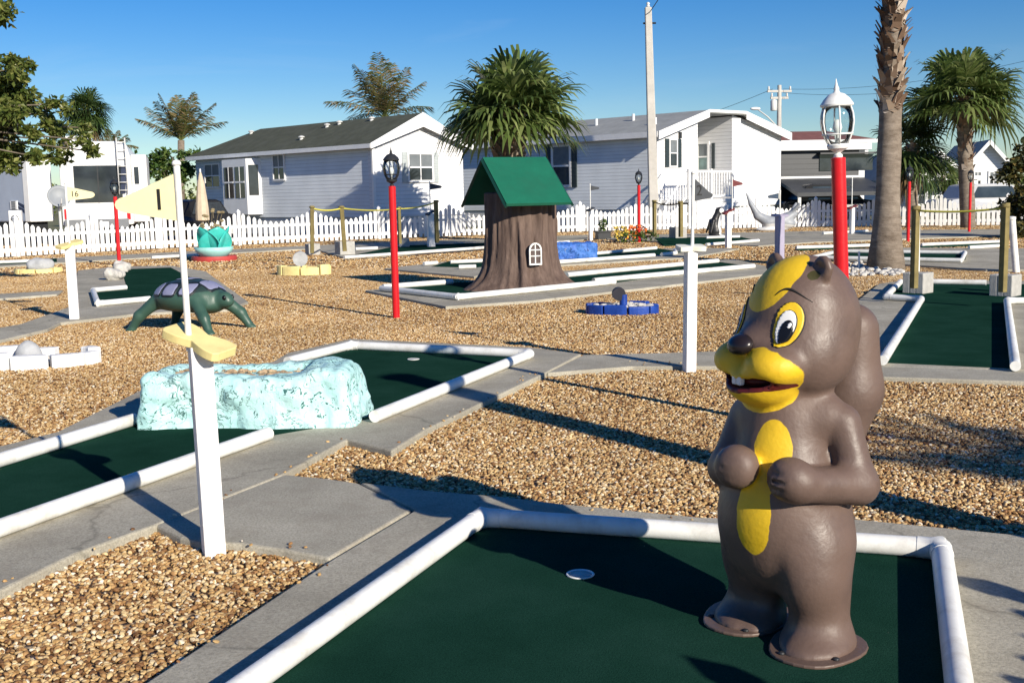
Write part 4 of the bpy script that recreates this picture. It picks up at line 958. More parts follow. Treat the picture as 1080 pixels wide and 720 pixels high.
# black and white bird figure
c = G(754, 250); t = thing('bird_statue', 'black and white upright bird figure in front of the porch skirting', 'statue', c, R(8))
def bird(P):
    d = scap(P, (.0,0,.2), (-.02,0,.42), .22, .17); d = smin(d, scap(P, (-.06,0,.45), (.10,0,.80), .13, .10), .08)
    d = smin(d, sell(P, (.16,0,.87), (.15,.12,.12)), .04); d = smin(d, scap(P, (.25,0,.87), (.36,0,.83), .05, .02), .02)
    d = smin(d, scap(P, (-.1,.15,.55), (-.22,.24,.15), .06, .03), .02); d = smin(d, scap(P, (-.1,-.15,.55), (-.22,-.24,.15), .06, .03), .02)
    return np.maximum(smin(d, sell(P, (.02,0,.03), (.30,.26,.07)), .04), -P[..., 2])
sdf_obj('body', bird, (-.5,-.45,-.02), (.5,.45,1.1), .025, paintmat('black_and_white_paint', (.02,.02,.022), [((.72,.72,.7), [((.16,0,.24), (.20,.2,.36), False), ((.21,-.05,.88), (.09,.14,.085), False)], None)], .4), t)
# pale sea creature with a raised tail
c = G(814, 244); t = thing('sea_creature_statue', 'pale grey sea creature figure with a long upswept tail before the right fence', 'statue', c, 0)
def whale(P):
    ks = [((-.95,0,1.42),.03), ((-.78,0,1.02),.085), ((-.52,0,.58),.15), ((-.12,0,.34),.22), ((.38,0,.36),.26), ((.78,0,.62),.16)]
    d = None
    for (a, ra_), (b_, rb_) in zip(ks[:-1], ks[1:]):
        q = scap(P, a, b_, ra_, rb_); d = q if d is None else smin(d, q, .06)
    d = smin(d, sell(P, (.55,0,.28), (.34,.24,.2)), .05)
    for sg in (1, -1): d = smin(d, scap(P, (.75,.05*sg,.7), (.95,.26*sg,1.0), .09, .05), .04)
    d = smin(d, sell(P, (.0,0,.08), (.6,.22,.10)), .08)
    return np.maximum(d, -P[..., 2])
sdf_obj('body', whale, (-1.1,-.5,-.02), (1.2,.5,1.6), .035, paintmat('pale_grey_paint', (.30,.32,.35), [((.62,.62,.61), [((.1,0,.1), (.9,.5,.22), False)], None)], .45), t)

# flowers, box planter, stones
MT['leaf_small'] = foliage('small_leaves', [(0, (.05,.09,.02)), (1, (.14,.2,.05))])
def bush(name, m, n, rx, ry, h, ls, parent, seed=1, base=0.):
    r_ = random.Random(seed); mb = MB()
    for _ in range(n):
        a = r_.uniform(0, 6.28); q = math.sqrt(r_.random()); z = base+h*r_.random()**.7
        q *= math.sqrt(max(.05, 1-((z-base)/h-.35)**2*1.6)); p_ = Vector((rx*q*math.cos(a), ry*q*math.sin(a), z))
        d = Vector((r_.gauss(0,1), r_.gauss(0,1), r_.gauss(.3,.7))).normalized(); s_ = d.cross(Vector((r_.gauss(0,1), r_.gauss(0,1), r_.gauss(0,1)))).normalized(); k = ls*r_.uniform(.6,1.3)
        mb.add([p_-d*k*.5, p_+s_*k*.32, p_+d*k*.5, p_-s_*k*.32], [(0,1,2,3)])
    return mb.build(name, m, parent)
c = G(672, 256); t = thing('flower_bed', 'clump of orange and yellow flowers round the foot of a far lamp post', 'flowers', c)
bush('leaves', MT['leaf_small'], 260, .75, .35, .35, .12, t, 2)
bush('orange_flowers', mat('orange_petals', (.75,.16,.02), .6, .3, 20), 110, .38, .3, .45, .10, t, 3, .08)
yl = bush('yellow_flowers', mat('yellow_petals', (.7,.5,.08), .6, .3, 20), 110, .3, .3, .42, .10, t, 4, .08); yl.location = (-.5, 0, 0)
c = G(636, 253); t = thing('planter_box', 'square black planter box with a small plant beyond the blue rock', 'planter box', c, .2)
mb = MB(); mb.prism([(-.22,-.18),(.22,-.18),(.22,.18),(-.22,.18)], 0, .26); mb.bx((-.26,-.22,.255), (.26,-.18,.30)); mb.bx((-.26,.18,.255), (.26,.22,.30)); mb.bx((-.26,-.179,.256), (-.22,.179,.301)); mb.bx((.22,-.179,.256), (.26,.179,.301))
mb.build('box', MT['black'], t, bevel=.01); bush('plant', MT['leaf_small'], 70, .16, .16, .4, .12, t, 7, .28)
mb = MB(); r_ = random.Random(9); cw_ = (G(905,284)+G(935,288))/2
for _ in range(260):
    q = G(r_.uniform(888,952), r_.uniform(273,292)); s_ = r_.uniform(.025,.055)
    b0 = MB().ell((0,0,0), (s_*1.3, s_, s_*.75), 8, 6); a = r_.uniform(0, 6.28)
    Mx = Matrix.Translation((q.x-cw_.x, q.y-cw_.y, s_*.4+.02*r_.random())) @ Matrix.Rotation(a, 4, 'Z') @ Matrix.Rotation(r_.uniform(-.5,.5), 4, 'X')
    mb.add([tuple(Mx @ Vector(p_)) for p_ in b0.v], b0.f)
o = mb.build('white_stones', MT['whitestone']); o.location = (cw_.x, cw_.y, 0); o['kind'] = 'stuff'; o['label'] = 'loose white stones spread round the foot of the big palm trunk'
MT['paleroc'] = mat('pale_coral_rock', (.55,.53,.49), .85, .25, 8, dirt=(.2,.19,.17), dscale=9, damt=.7, bump=.5, bscale=25)
rocks = [('pale knobbly rock at the corner of the L-shaped lane', 121, 295, .17), ('pale rock at the back edge of the L-shaped lane', 128, 287, .16)]
for k, (lab, px, py, s_) in enumerate(rocks):
    q = G(px, py, ZS); t = thing('rock', lab, 'rock', q, k*1.1, 'pale rocks by the lane')
    sdf_obj('stone', lambda P, s_=s_, k=k: sell(P, (0,0,s_*.6), (s_*1.3, s_, s_*.8))+vnoise(P, 7, 30+k)*.12+vnoise(P, 19, 40+k)*.04, (-.5,-.5,-.05), (.5,.5,.6), .02, MT['paleroc'], t)
stake('short thin white marker in the white stones', (906,285), (906,266), .018, 'white', 'white_marker', 'marker', None)
# ------------------------------------------------------------------ picket fences
def picket_fence(label, a, b, sec=2.5, hi=1.12, lo=.78, npk=13, phase=0., grp='white picket fence runs'):
    a = Vector(a); b = Vector(b); d = b-a; n = max(1, round(d.length/sec)); s = d.length/n; ang = math.atan2(d.y, d.x)
    t = thing('picket_fence', label, 'picket fence', a, ang, grp)
    for k in range(n+1):
        MB().bx((k*s-.055,-.055,-.1), (k*s+.055,.055,hi+.02)).add([(k*s-.07,-.07,hi+.02),(k*s+.07,-.07,hi+.02),(k*s+.07,.07,hi+.02),(k*s-.07,.07,hi+.02),(k*s,0,hi+.12)], [(0,3,2,1),(0,1,4),(1,2,4),(2,3,4),(3,0,4)]).build('post', MT['fence'], t, bevel=.004)
        if k == n: break
        mb = MB(); x0_, x1 = k*s+.055, (k+1)*s-.055
        mb.bx((x0_,-.02,.16), (x1,.02,.27)); mb.bx((x0_,-.02,.60), (x1,.02,.69))
        for q in range(npk):
            u = (q+.5)/npk; x = x0_+(x1-x0_)*u; h = lo+(hi-lo)*(abs(2*u-1)**1.6)+random.uniform(-.008,.008); w_ = .060; xx = x+random.uniform(-.004,.004)
            pr = [(xx-w_,.04),(xx+w_,.04),(xx+w_,h-.06),(xx+.015,h),(xx-.015,h),(xx-w_,h-.06)]
            mb.plate(pr, (0,-.033,0), (1,0,0), (0,0,1), .022)
        mb.build('picket_panel', MT['fence'], t)
    return t
fp = [G(-70,276.5), G(170,262.8), G(400,252.6), G(612,244.8), G(860,239.8), G(1062,238.2), G(1120,238.2)]
for i, lab in enumerate(['white scalloped picket fence in front of the two white trailers', 'white picket fence run in front of the grey house with the bay window', 'white picket fence run behind the stump house and black pennant', 'white picket fence run below the house with the porch', 'white picket fence run behind the big palm trunk and far right fan palm', 'short end of the white picket fence at the right edge of the photo']):
    picket_fence(lab, fp[i], fp[i+1])

# ------------------------------------------------------------------ houses
ang0 = math.atan2(.70, .714)
class Frame:
    """local x along the gable, local y back along the long wall"""
    def __init__(s, o, ang): s.o = Vector((o[0], o[1], 0)); s.a = ang; s.v = Vector((math.cos(ang), math.sin(ang), 0)); s.u = Vector((-math.sin(ang), math.cos(ang), 0))
    def hit(s, plane, px, py, off=0.):
        d = ray(px, py); n = s.v if plane == 'x' else s.u
        t = ((s.o+n*off-CAM).dot(n))/d.dot(n); P = CAM+d*t-s.o
        return Vector((P.dot(s.v), P.dot(s.u), P.z))
def window(fr, t, plane, px0, py0, px1, py1, off=0., shutters=None, glass='glass', rows=2, cols=2, fw=.07, sgn=-1, frame='trim', sw=.28):
    a = fr.hit(plane, px0, (py0+py1)/2, off); b = fr.hit(plane, px1, (py0+py1)/2, off)
    zt = fr.hit(plane, (px0+px1)/2, py0, off).z; zb = fr.hit(plane, (px0+px1)/2, py1, off).z
    k = 1 if plane == 'x' else 0; l0, l1 = sorted((a[k], b[k]))
    def P(l, z, d): return (off+sgn*d, l, z) if plane == 'x' else (l, off+sgn*d, z)
    def bar(mb, la, za, lb, zb_, d0, d1): mb.bx(P(la, za, d0), P(lb, zb_, d1))
    mb = MB(); bar(mb, l0-fw, zb-fw, l0, zt+fw, 0, .06); bar(mb, l1, zb-fw, l1+fw, zt+fw, 0, .06)
    bar(mb, l0, zt, l1, zt+fw, .001, .059); bar(mb, l0, zb-fw, l1, zb, .001, .069); bar(mb, l0, (zt+zb)/2-fw*.35, l1, (zt+zb)/2+fw*.35, .002, .05)
    for c in range(1, cols): x = l0+(l1-l0)*c/cols; bar(mb, x-fw*.22, zb, x+fw*.22, zt, .003, .045)
    w_ = mb.build('window', MT[frame], t)
    mb = MB(); bar(mb, l0, zb, l1, zt, -.02, .025); mb.build('pane', MT[glass], w_)
    # curtain or blind seen in the upper sash
    mb = MB(); bar(mb, l0+.01, (zt+zb)/2+fw*.4, l1-.01, zt-.01, .0255, .0275); mb.build('blind', MT['blind'], w_)
    if shutters:
        for la, lb in ((l0-fw-sw-.02, l0-fw-.02), (l1+fw+.02, l1+fw+sw+.02)):
            mb = MB(); bar(mb, la, zb-fw, lb, zt+fw, 0, .05)
            for q in range(10):
                z = zb+(zt-zb)*(q+.5)/10; bar(mb, la+.03, z-.02, lb-.03, z+.02, .05, .065)
            mb.build('shutter', MT[shutters], w_)
    return (l0, l1, zb, zt)
MT['blind'] = mat('dim_blind', (.16,.18,.19), .5, .15, 3)
MT['side_grey'] = siding('grey_blue_siding', (.76,.80,.82), .15); MT['side_white'] = siding('white_siding', (.80,.80,.80), .16)
MT['shingle'] = mat('dark_shingles', (.075,.08,.052), .9, .25, 2., dirt=(.10,.105,.085), dscale=1., damt=.5, bump=.4, bscale=30)
MT['shingle_grey'] = mat('grey_shingles', (.30,.31,.30), .9, .15, 2., bump=.3, bscale=30)
MT['shingle_red'] = mat('red_brown_tiles', (.22,.09,.07), .85, .2, 2., bump=.3, bscale=20)
MT['skirt'] = siding('skirting', (.62,.63,.63), .4); MT['side_dark'] = siding('shaded_grey_siding', (.035,.039,.044), .25)  # grey of the dark siding lowered further to stand for shadow on the wall
MT['vent'] = mat('galvanised_vent', (.6,.6,.58), .5, .1)

# house with the bay window
Ya = 45.5; fr = Frame(W(393,150,Ya), ang0)
ze = W(393,150,Ya).z; w1 = fr.hit('y', 487, 152).x; L1 = fr.hit('x', 206, 164).y; zr = fr.hit('y', 440, 122, 0).z
h1 = thing('house', 'grey blue manufactured house with dark roof, white gable and bay window', 'house', fr.o, ang0, None)
MB().prism([(0,0),(w1,0),(w1,L1),(0,L1)], .75, ze+.02).build('wall', MT['side_grey'], h1)
g = MB(); g.add([(-.02,-.02,.75),(w1+.02,-.02,.75),(w1+.02,-.02,ze),(w1/2,-.02,zr-.05),(-.02,-.02,ze),(-.02,.3,.75),(w1+.02,.3,.75),(w1+.02,.3,ze),(w1/2,.3,zr-.05),(-.02,.3,ze)], [(0,1,2,3,4),(9,8,7,6,5),(0,5,6,1),(1,6,7,2),(2,7,8,3),(3,8,9,4),(4,9,5,0)])
g.build('gable_wall', MT['side_white'], h1)
MB().prism([(.06,.06),(w1-.06,.06),(w1-.06,L1-.06),(.06,L1-.06)], -.05, .76).build('skirting', MT['skirt'], h1)
def gable_roof(t, w_, L_, ze_, zr_, oh, oy, th, m, name='roof', hip=0.):
    sl = (zr_-ze_)/(w_/2); zlo = ze_-sl*oh
    cs = [(-oh, zlo), (w_/2, zr_), (w_+oh, zlo)]
    vs = []
    for y in (-oy, L_+oy):
        yy = [y, y-(hip if y > 0 else 0), y]
        vs += [(x, q, z+th) for (x, z), q in zip(cs, yy)] + [(x, q, z-.02) for (x, z), q in zip(cs, yy)]
    return MB().add(vs, [(0,1,7,6),(1,2,8,7),(3,9,10,4),(4,10,11,5),(0,6,9,3),(2,5,11,8),(0,3,4,1),(1,4,5,2),(6,7,10,9),(7,8,11,10)]).build(name, m, t)
rf = gable_roof(h1, w1, L1, ze, zr, .34, .30, .10, MT['shingle'], hip=2.4)
rk = MB()       # deep white rake boards on the gable
for sg in (0, 1):
    xa = -.36 if sg == 0 else w1+.36; sl = (zr-ze)/(w1/2); za = ze-sl*.36
    q = [(xa, za+.11), (w1/2, zr+.115), (w1/2, zr-.46), (xa, za-.28+.18)]
    vs = [(x, -.34, z) for x, z in q]+[(x, -.305, z) for x, z in q]; rk.add(vs, [(0,1,2,3),(7,6,5,4),(0,4,5,1),(1,5,6,2),(2,6,7,3),(3,7,4,0)])
rk.build('rake_board', MT['trim'], h1)
MB().bx((-.37,-.3,ze-.34*((zr-ze)/(w1/2))-.08), (-.345,L1+.3,ze-.34*((zr-ze)/(w1/2))+.09)).build('gutter', MT['trim'], h1)
window(fr, h1, 'y', 431, 163, 455, 190, -.02, 'shutterpale', cols=2, fw=.09, sw=.24)
window(fr, h1, 'x', 289, 164, 300, 189, 0., None, cols=2)
window(fr, h1, 'x', 217, 174, 232, 197, 0., None, cols=2)
# bay window box
a = fr.hit('x', 242, 195).y; b_ = fr.hit('x', 276, 195).y; zt = fr.hit('x', 260, 168).z; zb = fr.hit('x', 260, 226).z
bay = MB(); bay.prism([(.0,b_),(0,a),(-.55,a-.35),(-.55,b_+.35)], zb, zt).build('bay_window', MT['trim'], h1)
bo = [o for o in bpy.data.objects if o.name.startswith('bay_window')][0]
y0b, y1b = b_+.35, a-.35
for q0, q1 in ((.08, .46), (.54, .92)):
    l0, l1 = y0b+(y1b-y0b)*q0, y0b+(y1b-y0b)*q1
    MB().bx((-.565,l0,zb+(zt-zb)*.30), (-.54,l1,zb+(zt-zb)*.86)).build('bay_pane', MT['glass'], bo)
    MB().bx((-.585,l0,zb+(zt-zb)*.57), (-.566,l1,zb+(zt-zb)*.60)).build('bay_rail', MT['trim'], bo)
    MB().bx((-.580,(l0+l1)/2-.02,zb+(zt-zb)*.30), (-.5665,(l0+l1)/2+.02,zb+(zt-zb)*.86)).build('bay_bar', MT['trim'], bo)
# angled side pane of the bay
pa, pb = Vector((0, b_, 0)), Vector((-.55, b_+.35, 0)); dd = (pb-pa); nn = Vector((-dd.y, dd.x, 0)).normalized()*-1
mb = MB(); q = [pa+dd*.2, pa+dd*.85]
nn = Vector((dd.y, -dd.x, 0)).normalized(); nn = nn if nn.y < 0 else -nn
vs = [Vector((p_.x,p_.y,z))+nn*k for k in (-.01,.015) for p_, z in ((q[0],zb+.85),(q[1],zb+.85),(q[1],zt-.28),(q[0],zt-.28))]
mb.add(vs, [(0,1,2,3),(7,6,5,4),(0,4,5,1),(1,5,6,2),(2,6,7,3),(3,7,4,0)]); mb.build('bay_pane', MT['glass'], bo)
MB().bx((-.13,-.125+0,.0), (-.01,-.03,ze-.1)).build('downpipe', MT['trim'], h1)
for px, py in ((265,141),(318,147),(345,134),(358,131),(392,127)):      # roof vents
    d = ray(px, py); # meet the left roof slope
    sl = (zr-ze)/(w1/2); n = (-fr.v*sl+Vector((0,0,1))).normalized(); p0 = fr.o+Vector((0,0,ze+.10))
    P = CAM+d*((p0-CAM).dot(n)/d.dot(n)); l = P-fr.o; x, y, z = l.dot(fr.v), l.dot(fr.u), P.z
    MB().lathe([(.09,-.1),(.08,.06),(.14,.08),(.14,.12),(.03,.16)], 10, (x,y,z)).build('roof_vent', MT['vent'], rf)

# house with the porch
Yb = 48.5; fr = Frame(W(693,140,Yb), ang0)
ze = W(693,140,Yb).z; w2 = fr.hit('y', 823, 145).x; L2 = 17.; xl = fr.hit('y', 741, 130).x; xr = fr.hit('y', 780, 130).x
zr = fr.hit('y', 760, 121).z; xa, xb = fr.hit('y', 735, 160).x, fr.hit('y', 772, 160).x; zd = fr.hit('y', 750, 209).z; ze2 = fr.hit('y', 823, 141).z
h2 = thing('house', 'wide grey house with white gable front, covered porch and white railing', 'house', fr.o, ang0)
dp = fr.hit('x', 734, 165, xb).y
MB().prism([(0,.02),(xa-.02,.02),(xa-.02,dp+.02),(xb+.02,dp+.02),(xb+.02,.02),(w2,.02),(w2,L2),(0,L2)], .8, ze).build('wall', MT['side_grey'], h2)
def gpanel(x0_, x1, y, zf0, zf1, z0=.8, name='gable_wall', th=.05):
    vs = [(x0_,y,z0),(x1,y,z0),(x1,y,zf1),(x0_,y,zf0),(x0_,y+th,z0),(x1,y+th,z0),(x1,y+th,zf1),(x0_,y+th,zf0)]
    return MB().add(vs, [(0,1,2,3),(7,6,5,4),(0,4,5,1),(1,5,6,2),(2,6,7,3),(3,7,4,0)]).build(name, MT['side_white'], h2)
zl = lambda x: ze+(zr-ze)*min(1, max(0, x/xl)) if x <= xr else zr+(ze2-zr)*(x-xr)/(w2-xr)
gpanel(-.03, xa, -.03, ze, zl(xa)); gpanel(xb, w2+.02, -.03, zl(xb), ze2); gpanel(xa-.02, xb+.02, dp-.04, zr-.04, zr-.04, name='porch_wall')
MB().add([(xa-.015,-.02,.9),(xa-.015,dp,.9),(xa-.015,dp,zr-.05),(xa-.015,-.02,zl(xa)-.05),(xa+.03,-.02,.9),(xa+.03,dp,.9),(xa+.03,dp,zr-.05),(xa+.03,-.02,zl(xa)-.05)], [(0,1,2,3),(7,6,5,4),(0,4,5,1),(1,5,6,2),(2,6,7,3),(3,7,4,0)]).build('porch_side_wall', MT['side_white'], h2)
MB().add([(xb-.03,-.02,.9),(xb-.03,dp,.9),(xb-.03,dp,zr-.05),(xb-.03,-.02,zl(xb)-.05),(xb+.015,-.02,.9),(xb+.015,dp,.9),(xb+.015,dp,zr-.05),(xb+.015,-.02,zl(xb)-.05)], [(0,1,2,3),(7,6,5,4),(0,4,5,1),(1,5,6,2),(2,6,7,3),(3,7,4,0)]).build('porch_side_wall', MT['side_white'], h2)
MB().prism([(.05,.08),(w2-.05,.08),(w2-.05,L2-.1),(.05,L2-.1)], -.05, .8).build('skirting', MT['skirt'], h2)
cs = [(-.35, ze-.12), (xl, zr), (xr, zr+.02), (w2+.4, ze2-.14)]; vs = []
for y in (-.35, L2+.3): vs += [(x, y, z+.14) for x, z in cs]+[(x, y, z+.0) for x, z in cs]
MB().add(vs, [(0,1,9,8),(1,2,10,9),(2,3,11,10),(4,12,13,5),(5,13,14,6),(6,14,15,7),(0,8,12,4),(3,7,15,11),(0,4,5,1),(1,5,6,2),(2,6,7,3),(8,9,13,12),(9,10,14,13),(10,11,15,14)]).build('roof', MT['shingle_grey'], h2)
rk = MB()
for (xA, zA), (xB, zB), dpt in ((cs[0], cs[1], .34), (cs[2], cs[3], .36), (cs[1], cs[2], .12)):
    q = [(xA, zA+.16), (xB, zB+.16), (xB, zB+.16-dpt), (xA, zA+.16-dpt)]
    vs = [(x, -.39, z) for x, z in q]+[(x, -.352, z) for x, z in q]; rk.add(vs, [(3,2,1,0),(4,5,6,7),(0,1,5,4),(1,2,6,5),(2,3,7,6),(3,0,4,7)])
rk.build('rake_board', MT['trim'], h2)
MB().bx((-.38,-.3,ze-.2), (-.352,L2+.3,ze+.04)).build('gutter', MT['trim'], h2)
window(fr, h2, 'x', 584, 155, 601, 195, 0., 'shutter', cols=1, sw=.3, fw=.12)
window(fr, h2, 'y', 706, 148, 713, 175, -.03, 'shutter', cols=1, sw=.24, fw=.06)
window(fr, h2, 'x', 737, 152, 746.5, 179, xb-.031, None, 'glassgreen', cols=1, fw=.1)
a, b = fr.hit('x', 751, 165, xb-.03), fr.hit('x', 754, 165, xb-.03)
for yy in (a.y, b.y+.02): pass
MB().bx((xb-.075,min(a.y,b.y),fr.hit('x',752,178,xb).z), (xb-.031,max(a.y,b.y),fr.hit('x',752,151,xb).z)).build('shutter', MT['shutter'], h2)
dr = fr.hit('y', 718, 150); dr2 = fr.hit('y', 727, 150); mb = MB(); mb.bx((dr.x,-.06,zd), (dr2.x,-.031,dr.z)); do = mb.build('door', MT['trim'], h2)
MB().bx((dr2.x-.2,-.10,(zd+dr.z)/2-.1), (dr2.x-.14,-.061,(zd+dr.z)/2+.0)).build('handle', MT['black'], do)
MB().bx((fr.hit('y',713,150).x+.12,-.12,dr.z+.15), (fr.hit('y',713,150).x+.26,-.031,dr.z+.42)).build('wall_lamp', MT['black'], h2)
# porch deck, its white skirting and railing standing forward of the gable
py = -1.5; xs0, xs1 = fr.hit('y', 727, 210, py).x, fr.hit('y', 773, 210, py).x; zd = fr.hit('y', 750, 210, py).z; zrail = fr.hit('y', 750, 180, py).z
MB().bx((xs0,py,zd-.12), (xs1,-.035,zd)).build('porch_deck', MT['trim'], h2)
MB().bx((xs0+.03,py+.03,0), (xs1-.03,py+.07,zd-.125)).build('porch_skirting', MT['side_white'], h2)
mb = MB(); mb.bx((xs0,py,zrail-.08), (xs1,py+.07,zrail)); mb.bx((xs0,py+.005,zd+.08), (xs1,py+.065,zd+.16))
k = int((xs1-xs0)/.19)
for i in range(k+1): x = xs0+.03+(xs1-xs0-.06)*i/k; mb.bx((x-.03,py+.015,zd+.161), (x+.03,py+.055,zrail-.081))
for x in (xs0, (xs0+xs1)/2, xs1): mb.bx((x-.055,py-.012,zd+.001), (x+.055,py+.082,zrail+.08))
mb.build('railing', MT['trim'], h2)
# steps going down to the left with a sloping handrail
mb = MB(); ns = 5
for i in range(ns): z = zd*(ns-i)/(ns+1); mb.bx((xs0-.30*(i+1),py+.1,0), (xs0-.30*i-.002,-.10,z))
mb.build('steps', MT['trim'], h2)
mb = MB(); xe = xs0-.3*ns
for yy in (py+.12, -.14):
    mb.tube([(xs0,yy,zrail-.05), (xe,yy,.95)], .045, 6); mb.tube([(xs0,yy,zd+.12), (xe,yy,.25)], .04, 6); mb.tube([(xe,yy,0), (xe,yy,1.0)], .055, 6)
    for i in range(8): t_ = (i+.5)/8; x = xs0+(xe-xs0)*t_; mb.tube([(x,yy,zd+.12+(.25-zd-.12)*t_), (x,yy,zrail-.05+(.95-zrail+.05)*t_)], .025, 5)
mb.build('stair_railing', MT['trim'], h2)
for px, py_ in ((629,132),(668,127),(691,131)):
    sl = (zr-ze)/xl; n = (-fr.v*sl+Vector((0,0,1))).normalized(); p0 = fr.o+Vector((0,0,ze+.14)); d = ray(px, py_)
    P = CAM+d*((p0-CAM).dot(n)/d.dot(n)); l = P-fr.o
    if l.length < 40: MB().tube([(l.dot(fr.v),l.dot(fr.u),P.z-.2), (l.dot(fr.v),l.dot(fr.u),P.z+.28)], .07, 8).build('vent_pipe', MT['trim'], h2, True, sharp=50)

# dark grey home with awning on the right, and a dark van under it
Yc = 57.; fr = Frame(W(918,200,Yc), R(180-170)); fr = Frame(W(818,200,Yc), R(4))
x1 = fr.hit('y', 911, 190).x; zt = fr.hit('y', 860, 159).z
h3 = thing('mobile_home', 'dark grey mobile home with white roof edge and a carport awning', 'mobile home', fr.o, R(4))
MB().prism([(0,0),(x1,0),(x1,5),(0,5)], .5, zt).build('wall', MT['side_dark'], h3)
MB().prism([(-.2,-.35),(x1+.25,-.35),(x1+.25,5.2),(-.2,5.2)], zt+.002, zt+.32).build('roof', MT['trim'], h3, bevel=.03)
MB().bx((x1-.28,-.03,.5), (x1+.02,.1,zt)).build('corner_trim', MT['trim'], h3)
za = fr.hit('y', 860, 188, -.1).z; zb2 = fr.hit('y', 860, 203, -3.2).z
MB().add([(.0,-.02,za),(x1,-.02,za),(x1,-3.4,zb2),(.0,-3.4,zb2),(.0,-.02,za-.12),(x1,-.02,za-.12),(x1,-3.4,zb2-.18),(.0,-3.4,zb2-.18)], [(0,3,2,1),(4,5,6,7),(3,7,6,2),(0,4,7,3),(1,2,6,5),(0,1,5,4)]).build('awning', mat('dark_awning', (.05,.054,.06), .6, .2, 2), h3)
MB().bx((.0,-.06,za+.0), (x1-.3,-.021,za+.10)).build('awning_trim', MT['trim'], h3)
for x in (.15, x1*.5, x1-.15): MB().bx((x-.06,-3.3,0), (x+.06,-3.18,zb2-.15)).build('awning_post', MT['trim'], h3)
MB().bx((2.2,-.05,za+.35), (4.9,-.001,za+1.15)).build('window', MT['glass'], h3)
MB().bx((2.1,-.45,za+1.16), (5.0,-.002,za+1.24)).build('window_hood', MT['side_dark'], h3)
def car(label, loc, rz, m, L_=4.6, H_=1.6, Wd=1.8):
    t = thing('parked_car', label, 'car', loc, rz, 'cars parked beyond the fence')
    prof = [(-L_/2,.35),(-L_/2,.85),(-L_/2+.1,.95),(-L_*.36,1.0),(-L_*.27,H_-.06),(-L_*.2,H_),(L_*.12,H_),(L_*.20,H_-.1),(L_*.31,1.0),(L_/2-.12,.88),(L_/2,.7),(L_/2,.35)]
    mb = MB(); n = len(prof); vs = []
    for y, k in ((-Wd/2, 1), (Wd/2, 1)): vs += [(x, y*(1 if z < 1.0 else .86), z) for x, z in prof]
    mb.add(vs, [tuple(range(n-1,-1,-1))[::-1], tuple(range(n,2*n))[::-1]]+[(i,n+i,n+(i+1)%n,(i+1)%n) for i in range(n)]); b = mb.build('body', m, t, bevel=.05)
    for sg in (-1, 1):
        MB().add([(-L_*.25,sg*(Wd/2*.90),1.02),(L_*.26,sg*(Wd/2*.90),1.02),(L_*.17,sg*(Wd/2*.865),H_-.12),(-L_*.2,sg*(Wd/2*.865),H_-.12)]+[(-L_*.25,sg*(Wd/2*.90-.05),1.02),(L_*.26,sg*(Wd/2*.90-.05),1.02),(L_*.17,sg*(Wd/2*.865-.05),H_-.12),(-L_*.2,sg*(Wd/2*.865-.05),H_-.12)], [(0,1,2,3),(7,6,5,4),(0,4,5,1),(1,5,6,2),(2,6,7,3),(3,7,4,0)]).build('side_window', MT['glass'], b)
        for x in (-L_*.3, L_*.3):
            w_ = MB().tube([(x,sg*(Wd/2-.2),.33),(x,sg*(Wd/2+.01),.33)], .33, 18).build('wheel', MT['black'], t, True, sharp=50)
            MB().tube([(x,sg*(Wd/2-.0),.33),(x,sg*(Wd/2+.02),.33)], .19, 14).build('rim', MT['vent'], w_, True, sharp=50)
    return t
MT['carpaint'] = mat('black_car_paint', (.012,.012,.014), .25, .1); MT['silver'] = mat('silver_car_paint', (.45,.46,.48), .3, .05)
q = fr.o+fr.v*(x1*.45)+fr.u*-1.7; car('black car parked under the carport awning of the dark mobile home', q, R(4), MT['carpaint'], 4.8, 1.75)
q = W(1037,232,50); car('silver car parked beyond the right end of the picket fence', (q.x, q.y, 0), R(15), MT['silver'])
q = W(204,232,47); car('dark car half hidden between white trailer and grey house', (q.x, q.y, 0), R(70), MT['carpaint'])

